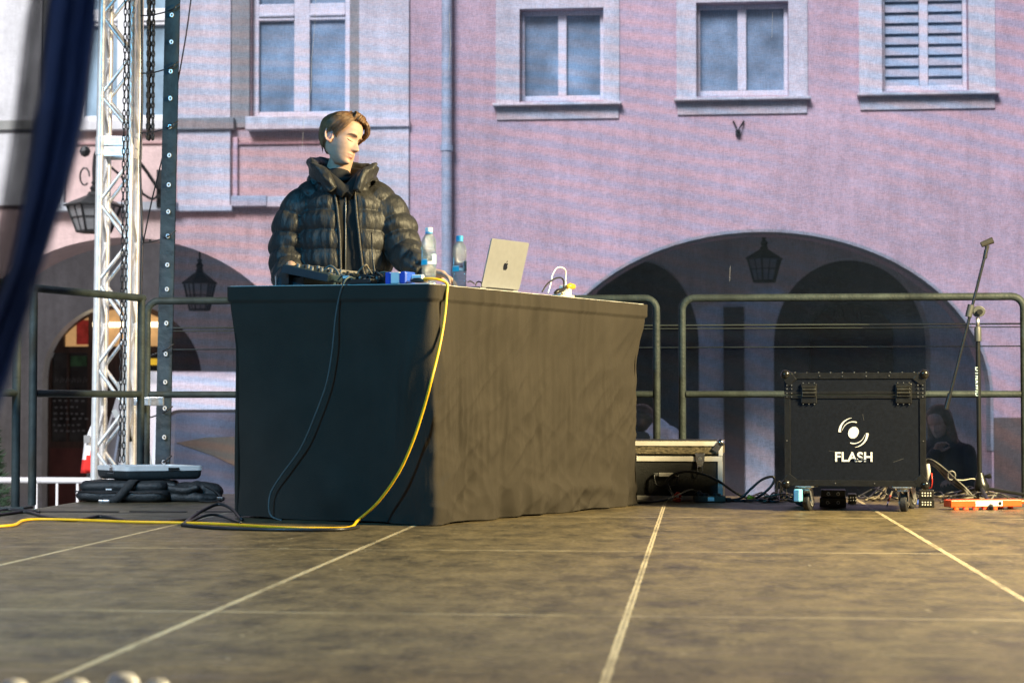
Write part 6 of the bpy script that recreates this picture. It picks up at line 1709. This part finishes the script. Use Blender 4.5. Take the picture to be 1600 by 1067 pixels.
def orange_bar():
    a = F(1486, 797); b = F(1597, 795.5); c = (a + b) / 2; w_ = (b - a).length; rz = math.atan2((b - a).y, (b - a).x)
    t = thing('orange_bar_box', 'long bright orange box with small feet and a white sticker at the right edge', 'multi box', c, rz, local=True)
    og = mat('bright_orange', (.85, .085, .012), .4, 0, .08, 20)
    MB().box((0, .04, .030), (w_, .08, .034)).build('body', og, t, bevel=.004)
    MB().box((w_ / 2 + .02, .04, .034), (.04, .03, .018)).build('lead_end', og, t, bevel=.006)
    for i in range(5): q = MB(); q.tube([(-w_ / 2 + .030 + i * .05, .012, .0015), (-w_ / 2 + .030 + i * .05, .012, .014)], [.015, .012], 12); q.build('foot', og, t)
    for i in range(2): q = MB(); q.tube([(w_ / 2 - .03 - i * .05, .06, .0015), (w_ / 2 - .03 - i * .05, .06, .014)], [.015, .012], 12); q.build('foot', og, t)
    MB().box((.012, -.0005, .030), (.140, .002, .024)).build('sticker', mat('sticker_white', (.8, .78, .76), .5), t)
    tm = text_mesh('COLOSRUB', .021, 0, .0004, 1.05); tm.xform(frame_at((-.004, -.0022, .030), (1, 0, 0), (0, 0, 1))); tm.build('lettering', mat('faded_print', (.52, .50, .50), .6), t)
    MB().cyl((.068, -.003, .030), (.068, -.001, .030), .0085, 16).build('black_dot', M_black, t)
orange_bar()

def mic_stand():
    d_ = 9.95; pf = 783
    base = F(1532, pf); s_ = (base - CP).length / FPX
    def Z(px, py, dy=0): 
        p = base + Vector(((px - 1532) * s_ * math.cos(R(-5)), (px - 1532) * s_ * .05, (pf - py) * s_)); p.y += dy; return p
    t = thing('microphone_stand', 'black boom microphone stand without a microphone behind the orange bar', 'microphone stand', base)
    bk = mat('stand_black', (.014, .016, .018), .35, .3, .2, 30)
    MB().cyl(Z(1531, 760), Z(1530, 540), .0125, 14).build('lower_tube', bk, t, smooth=True, angle=50)
    MB().tube([Z(1530, 541), Z(1530, 522), Z(1530, 519)], [.0185, .0185, .014], 16).build('height_clutch', mat('clutch_grey', (.045, .05, .05), .5), t, smooth=True, angle=40)
    MB().cyl(Z(1530, 520), Z(1530, 505), .010, 12).build('upper_tube', M_steel, t, smooth=True)
    q = MB(); pl = []; cc = Z(1527, 496)
    hing = MB(); n_ = 16
    pts_ = []
    for k in range(n_):
        a = 2 * PI * k / n_; pts_.append((cc.x + .012 + (.036 if math.cos(a) > 0 else .030) * math.cos(a) * (1 if math.cos(a) > 0 else .9), cc.z + .029 * math.sin(a)))
    hing.prism(pts_, [], cc.y - .018, cc.y + .018); hing.build('boom_clutch', mat('clutch_grey', (.045, .05, .05)), t, bevel=.003)
    MB().cyl(Z(1532, 497, -.035), Z(1532, 497, -.018), .015, 12).build('clutch_knob', bk, t, smooth=True, angle=40)
    MB().tube([Z(1515.5, 504, -.01), Z(1520, 486, -.01)], .0175, 12).build('boom_sleeve', mat('clutch_grey', (.045, .05, .05)), t, smooth=True, angle=40)
    MB().cyl(Z(1487, 622, -.012), Z(1542, 408, -.012), .0078, 12).build('boom_arm', bk, t, smooth=True, angle=50)
    MB().tube([Z(1480.5, 644, -.012), Z(1487, 620, -.012)], [.0135, .012], 14).build('counterweight', bk, t, smooth=True, angle=40)
    MB().tube([Z(1541, 415, -.012), Z(1543, 403, -.012)], [.0115, .010], 10).build('tip_nut', bk, t, smooth=True, angle=40)
    q = MB(); q.tube([Z(1543, 406, -.012), Z(1545, 396, -.012)], [.009, .012], 10)
    u = Vector((math.cos(R(22)), 0, math.sin(R(22)))); v = Vector((-u.z, 0, u.x)); c0 = Z(1545, 391, -.012)
    rr_ = []
    for w0, rad in ((-.034, .015), (-.01, .0165), (.030, .0175)):
        ring = []
        for k in range(15):
            a = R(115 + 310 * k / 14); ring.append(c0 + u * w0 + v * (rad * math.sin(a)) + Vector((0, 1, 0)) * (rad * math.cos(a)))
        for k in range(14, -1, -1):
            a = R(115 + 310 * k / 14); ring.append(c0 + u * w0 + v * ((rad - .004) * math.sin(a)) + Vector((0, 1, 0)) * ((rad - .004) * math.cos(a)))
        rr_.append(ring)
    q.loft(rr_); q.build('microphone_clip', mat('clip_black', (.03, .03, .03), .3), t, smooth=True, angle=40)
    hub = MB(); hub.tube([Z(1532, 740), Z(1532, 745), Z(1533, 756), Z(1534, 760), Z(1534, 768)], [.016, .022, .034, .040, .034], 16); hub.build('leg_hub', bk, t, smooth=True, angle=40)
    MB().tube([Z(1537, 745, -.01), Z(1543, 745, -.02), Z(1547, 744, -.02)], [.006, .012, .013], 10).build('hub_knob', bk, t, smooth=True, angle=40)
    h0 = Z(1533, 762)
    for e_, r_ in ((F(1620, 779), .0115), (F(1549, 797) + Vector((0, .0, 0)), .0115), (F(1478, 777), .0115)):
        e_ = e_ + Vector((0, 0, .012)); l_ = MB().cyl(h0, e_, r_ * .8, 10).build('leg', bk, t, smooth=True, angle=50); MB().tube([e_.lerp(h0, .06), e_], [.013, .012], 10).build('rubber_foot', M_rubber, l_, smooth=True)
    tm = text_mesh('DYNAWID', .028, .0004, .0004, 1.18); c1 = Z(1527.6, 602, -.0118)
    tm.xform(frame_at(c1, (0, 0, -1), (1, .25, 0))); tm.build('lettering', mat('print_pale_blue', (.45, .62, .68), .5), t)
mic_stand()

# ---- hard case lid and soft bags at the left
def left_stack():
    c = F(215, 785); s_ = (c - CP).length / FPX
    t = thing('padded_bag', 'low black padded gear bag lying flat under the silver rimmed case', 'bag', c, 0, local=True)
    bg_ = mat('bag_black', (.010, .014, .016), .6, 0, .3, 20, .3, 60)
    def pad(name, x0, x1, y0, y1, z0, z1, m, par, seed, rz=0, amp=.006):
        q = MB(); rings = []; cx, cy = (x0 + x1) / 2, (y0 + y1) / 2; hx, hy = (x1 - x0) / 2, (y1 - y0) / 2
        for k in range(11):
            a = -PI / 2 + PI * k / 10; zz = (z0 + z1) / 2 + (z1 - z0) / 2 * math.sin(a); sh = -.028 * (1 - math.cos(a)) ; ring = []
            for i in range(72):
                b = 2 * PI * i / 72; cb, sb = math.cos(b), math.sin(b); e = 2 / 6
                x = (hx + sh) * math.copysign(abs(cb) ** e, cb); y = (hy + sh) * math.copysign(abs(sb) ** e, sb); o_ = noise.noise(Vector((x * 9 + seed, y * 9, zz * 20))) * amp
                q_ = Matrix.Rotation(rz, 3, 'Z') @ Vector((x * (1 + o_ * 4), y * (1 + o_ * 4), 0)); ring.append((cx + q_.x, cy + q_.y, max(.003, zz + o_)))
            rings.append(ring)
        q.loft(rings); return q.build(name, m, par, smooth=True)
    X = lambda px: (px - 215) * s_
    bd = pad('bag_body', X(114), X(262), -.02, .36, .004, .062, bg_, t, 1); pad('bag_top', X(118), X(258), .0, .34, .050, .108, bg_, t, 2)
    MB().tube([(X(116), .0, .056), (X(150), -.028, .055), (X(220), -.029, .056), (X(256), -.02, .056)], .0035, 6).build('piping', M_cable, bd)
    MB().box((X(172), -.026, .068), (.030, .002, .007)).build('maker_tag', M_label, bd)
    st = MB(); ribbon(st, cat_rom([(X(212), .06, .113), (X(208), -.0, .112), (X(204), -.032, .090), (X(194), -.038, .045), (X(182), -.044, .012), (X(165), -.060, .006)], 6), .021, .002, (1, .3, 0)); st.build('shoulder_strap', mat('webbing_black', (.02, .022, .023), .8, 0, .3, 50), t, smooth=True)
    MB().box((X(168), -.048, .010), (.06, .03, .014)).build('strap_buckle', M_steel, t, bevel=.004)
    t2 = thing('soft_pouch', 'crumpled black soft pouch with straps at the right end of the bag stack', 'pouch', F(300, 784), 0, local=True)
    q = MB(); q.chain_caps([(-.08, .05, .05), (.02, .06, .055), (.10, .07, .05)], [.048, .052, .045], 14); q.chain_caps([(-.10, .0, .025), (.05, -.01, .022), (.12, .02, .018)], [.026, .024, .018], 12); q.chain_caps([(-.12, -.01, .07), (-.04, -.02, .06), (.03, -.02, .075)], [.02, .022, .018], 10)
    bb = blend(q, .006, 3); bb.v = [(x + noise.noise(Vector((x * 20, y * 20, z * 20))) * .006, y, max(.003, z + noise.noise(Vector((x * 25, y * 14, 3))) * .006)) for x, y, z in bb.v]
    bb.build('pouch_body', bg_, t2, smooth=True, fix=False)
    ribbon(MB(), cat_rom([(.06, .03, .085), (.12, .02, .055), (.155, .0, .018), (.12, -.03, .008), (.05, -.04, .008)], 6), .016, .0018, (.2, 1, 0)).build('strap', mat('webbing_black', (.02, .022, .023)), t2, smooth=True)
    MB().box((.152, -.01, .018), (.04, .03, .022)).build('strap_end', M_black, t2, bevel=.006)
    MB().box((-.13, .0, .085), (.10, .04, .035), Matrix.Rotation(.2, 3, 'Y')).build('front_pocket', bg_, t2, bevel=.012)
    # hard case with aluminium rim, turned so that a corner points to the camera
    cz = .112
    hc = F(193, 784, 0); hc.z = cz
    t3 = thing('hard_case', 'shallow black hard case with a bright silver rim resting open on the bags', 'hard case', hc, 0, local=True)
    sc2 = (hc - CP).length / FPX
    A = Vector(((195 - 193) * sc2, 0, 0)); Bv = Vector(((128 - 193) * sc2, .22, 0)); Cv = Vector(((305 - 193) * sc2, .16, 0)); Dv = Bv + Cv - A
    def ringz(z, inset):
        c_ = (A + Bv + Cv + Dv) / 4; pts = []
        cs = [A, Cv, Dv, Bv]
        for i in range(4):
            p0, p1, p2 = cs[i - 1], cs[i], cs[(i + 1) % 4]; r_ = .03
            a_ = p1 + (p0 - p1).normalized() * r_; b_ = p1 + (p2 - p1).normalized() * r_
            for k in range(5): f = k / 4; pts.append((a_ * (1 - f) ** 2 + p1 * 2 * f * (1 - f) + b_ * f * f))
        return [Vector((c_.x + (p.x - c_.x) * (1 - inset), c_.y + (p.y - c_.y) * (1 - inset), z)) for p in pts]
    hz = .068
    q = MB(); q.loft([ringz(.0, .10), ringz(.006, .05), ringz(.018, .015), ringz(hz - .022, .0)]); q.build('shell', mat('shell_black', (.012, .02, .024), .4, 0, .2, 60, .3, 200), t3, smooth=True, angle=35)
    rim_m = mat('rim_silver', (.66, .68, .68), .4, .15, .08, 20)
    q = MB(); q.loft([ringz(hz - .022, -.006), ringz(hz, -.006), ringz(hz + .002, .012), ringz(hz, .045), ringz(hz - .004, .05)], True, True); q.build('rim', rim_m, t3, smooth=True, angle=30)
    e_ = A.lerp(Bv, .42); dr = (Bv - A).normalized(); rz = Matrix.Rotation(math.atan2(dr.y, dr.x), 3, 'Z')
    q = MB(); q.box(e_ + Vector((0, -.008, hz - .015)), (.035, .012, .018), rz); q.tube([e_ + Vector((-.01, -.014, hz - .02)), e_ + Vector((-.02, -.02, hz - .034)), e_ + Vector((.012, -.02, hz - .036)), e_ + Vector((.01, -.014, hz - .02))], .0025, 6); q.tube([e_ + Vector((-.01, 0, hz)), e_ + Vector((-.014, -.01, hz + .012)), e_ + Vector((0, -.014, hz + .002))], .003, 6); q.build('latch', M_chrome, t3, smooth=False)
    e_ = A.lerp(Cv, .62); dr = (Cv - A).normalized(); rz = Matrix.Rotation(math.atan2(dr.y, dr.x), 3, 'Z'); MB().box(e_ + Vector((0, -.004, hz - .013)), (.055, .006, .014), rz).build('hinge', M_black, t3)
left_stack()
# ---- cables on the deck at the left
GL = 'black cables on the deck at the left'
f_ = lambda px, py, z=.007: F(px, py, z)
cable('black cable wandering along the yellow cable at the left', [f_(-20, 807), f_(20, 801), f_(45, 800), f_(75, 808), f_(115, 812), f_(150, 807), f_(172, 808), f_(205, 814), f_(250, 815), f_(300, 811)], .0075, M_cable, 8, group=GL)
cable('black cable rising in a low arc beside the dark side of the table', [f_(285, 820), lift(300, 814, 808), lift(320, 810, 796), lift(342, 808, 788), lift(362, 810, 795), f_(378, 812)], .0075, M_cable, 8, group=GL)
cable('black cable in a flatter arc next to the table foot', [f_(285, 819), lift(305, 815, 811), lift(330, 812, 804), lift(352, 812, 808), f_(376, 816)], .006, M_cable, 8, group=GL)
cable('black cable stretched in front of the yellow one along the table foot', [f_(285, 820), f_(330, 824), f_(380, 826), f_(450, 827.5), f_(530, 827), f_(560, 823)], .007, M_cable, 8, group=GL)
cable('black cable around the foot plate of the far left rail post', [f_(-20, 800), f_(10, 796), f_(35, 797), f_(62, 799)], .006, M_cable, 8, group=GL)
# dark slots between the decks at the left rear
q = MB()
for a_, b_ in ((60, 186), (203, 292), (308, 372)):
    p0, p1 = F(a_, 800.0), F(b_, 800.4); q.box(((p0.x + p1.x) / 2, (p0.y + p1.y) / 2, .0035), ((p1 - p0).length, .022, .003), Matrix.Rotation(math.atan2(p1.y - p0.y, p1.x - p0.x), 3, 'Z'))
struct(q.build('deck_slots', mat('slot_black', (.006, .006, .007), .8)))
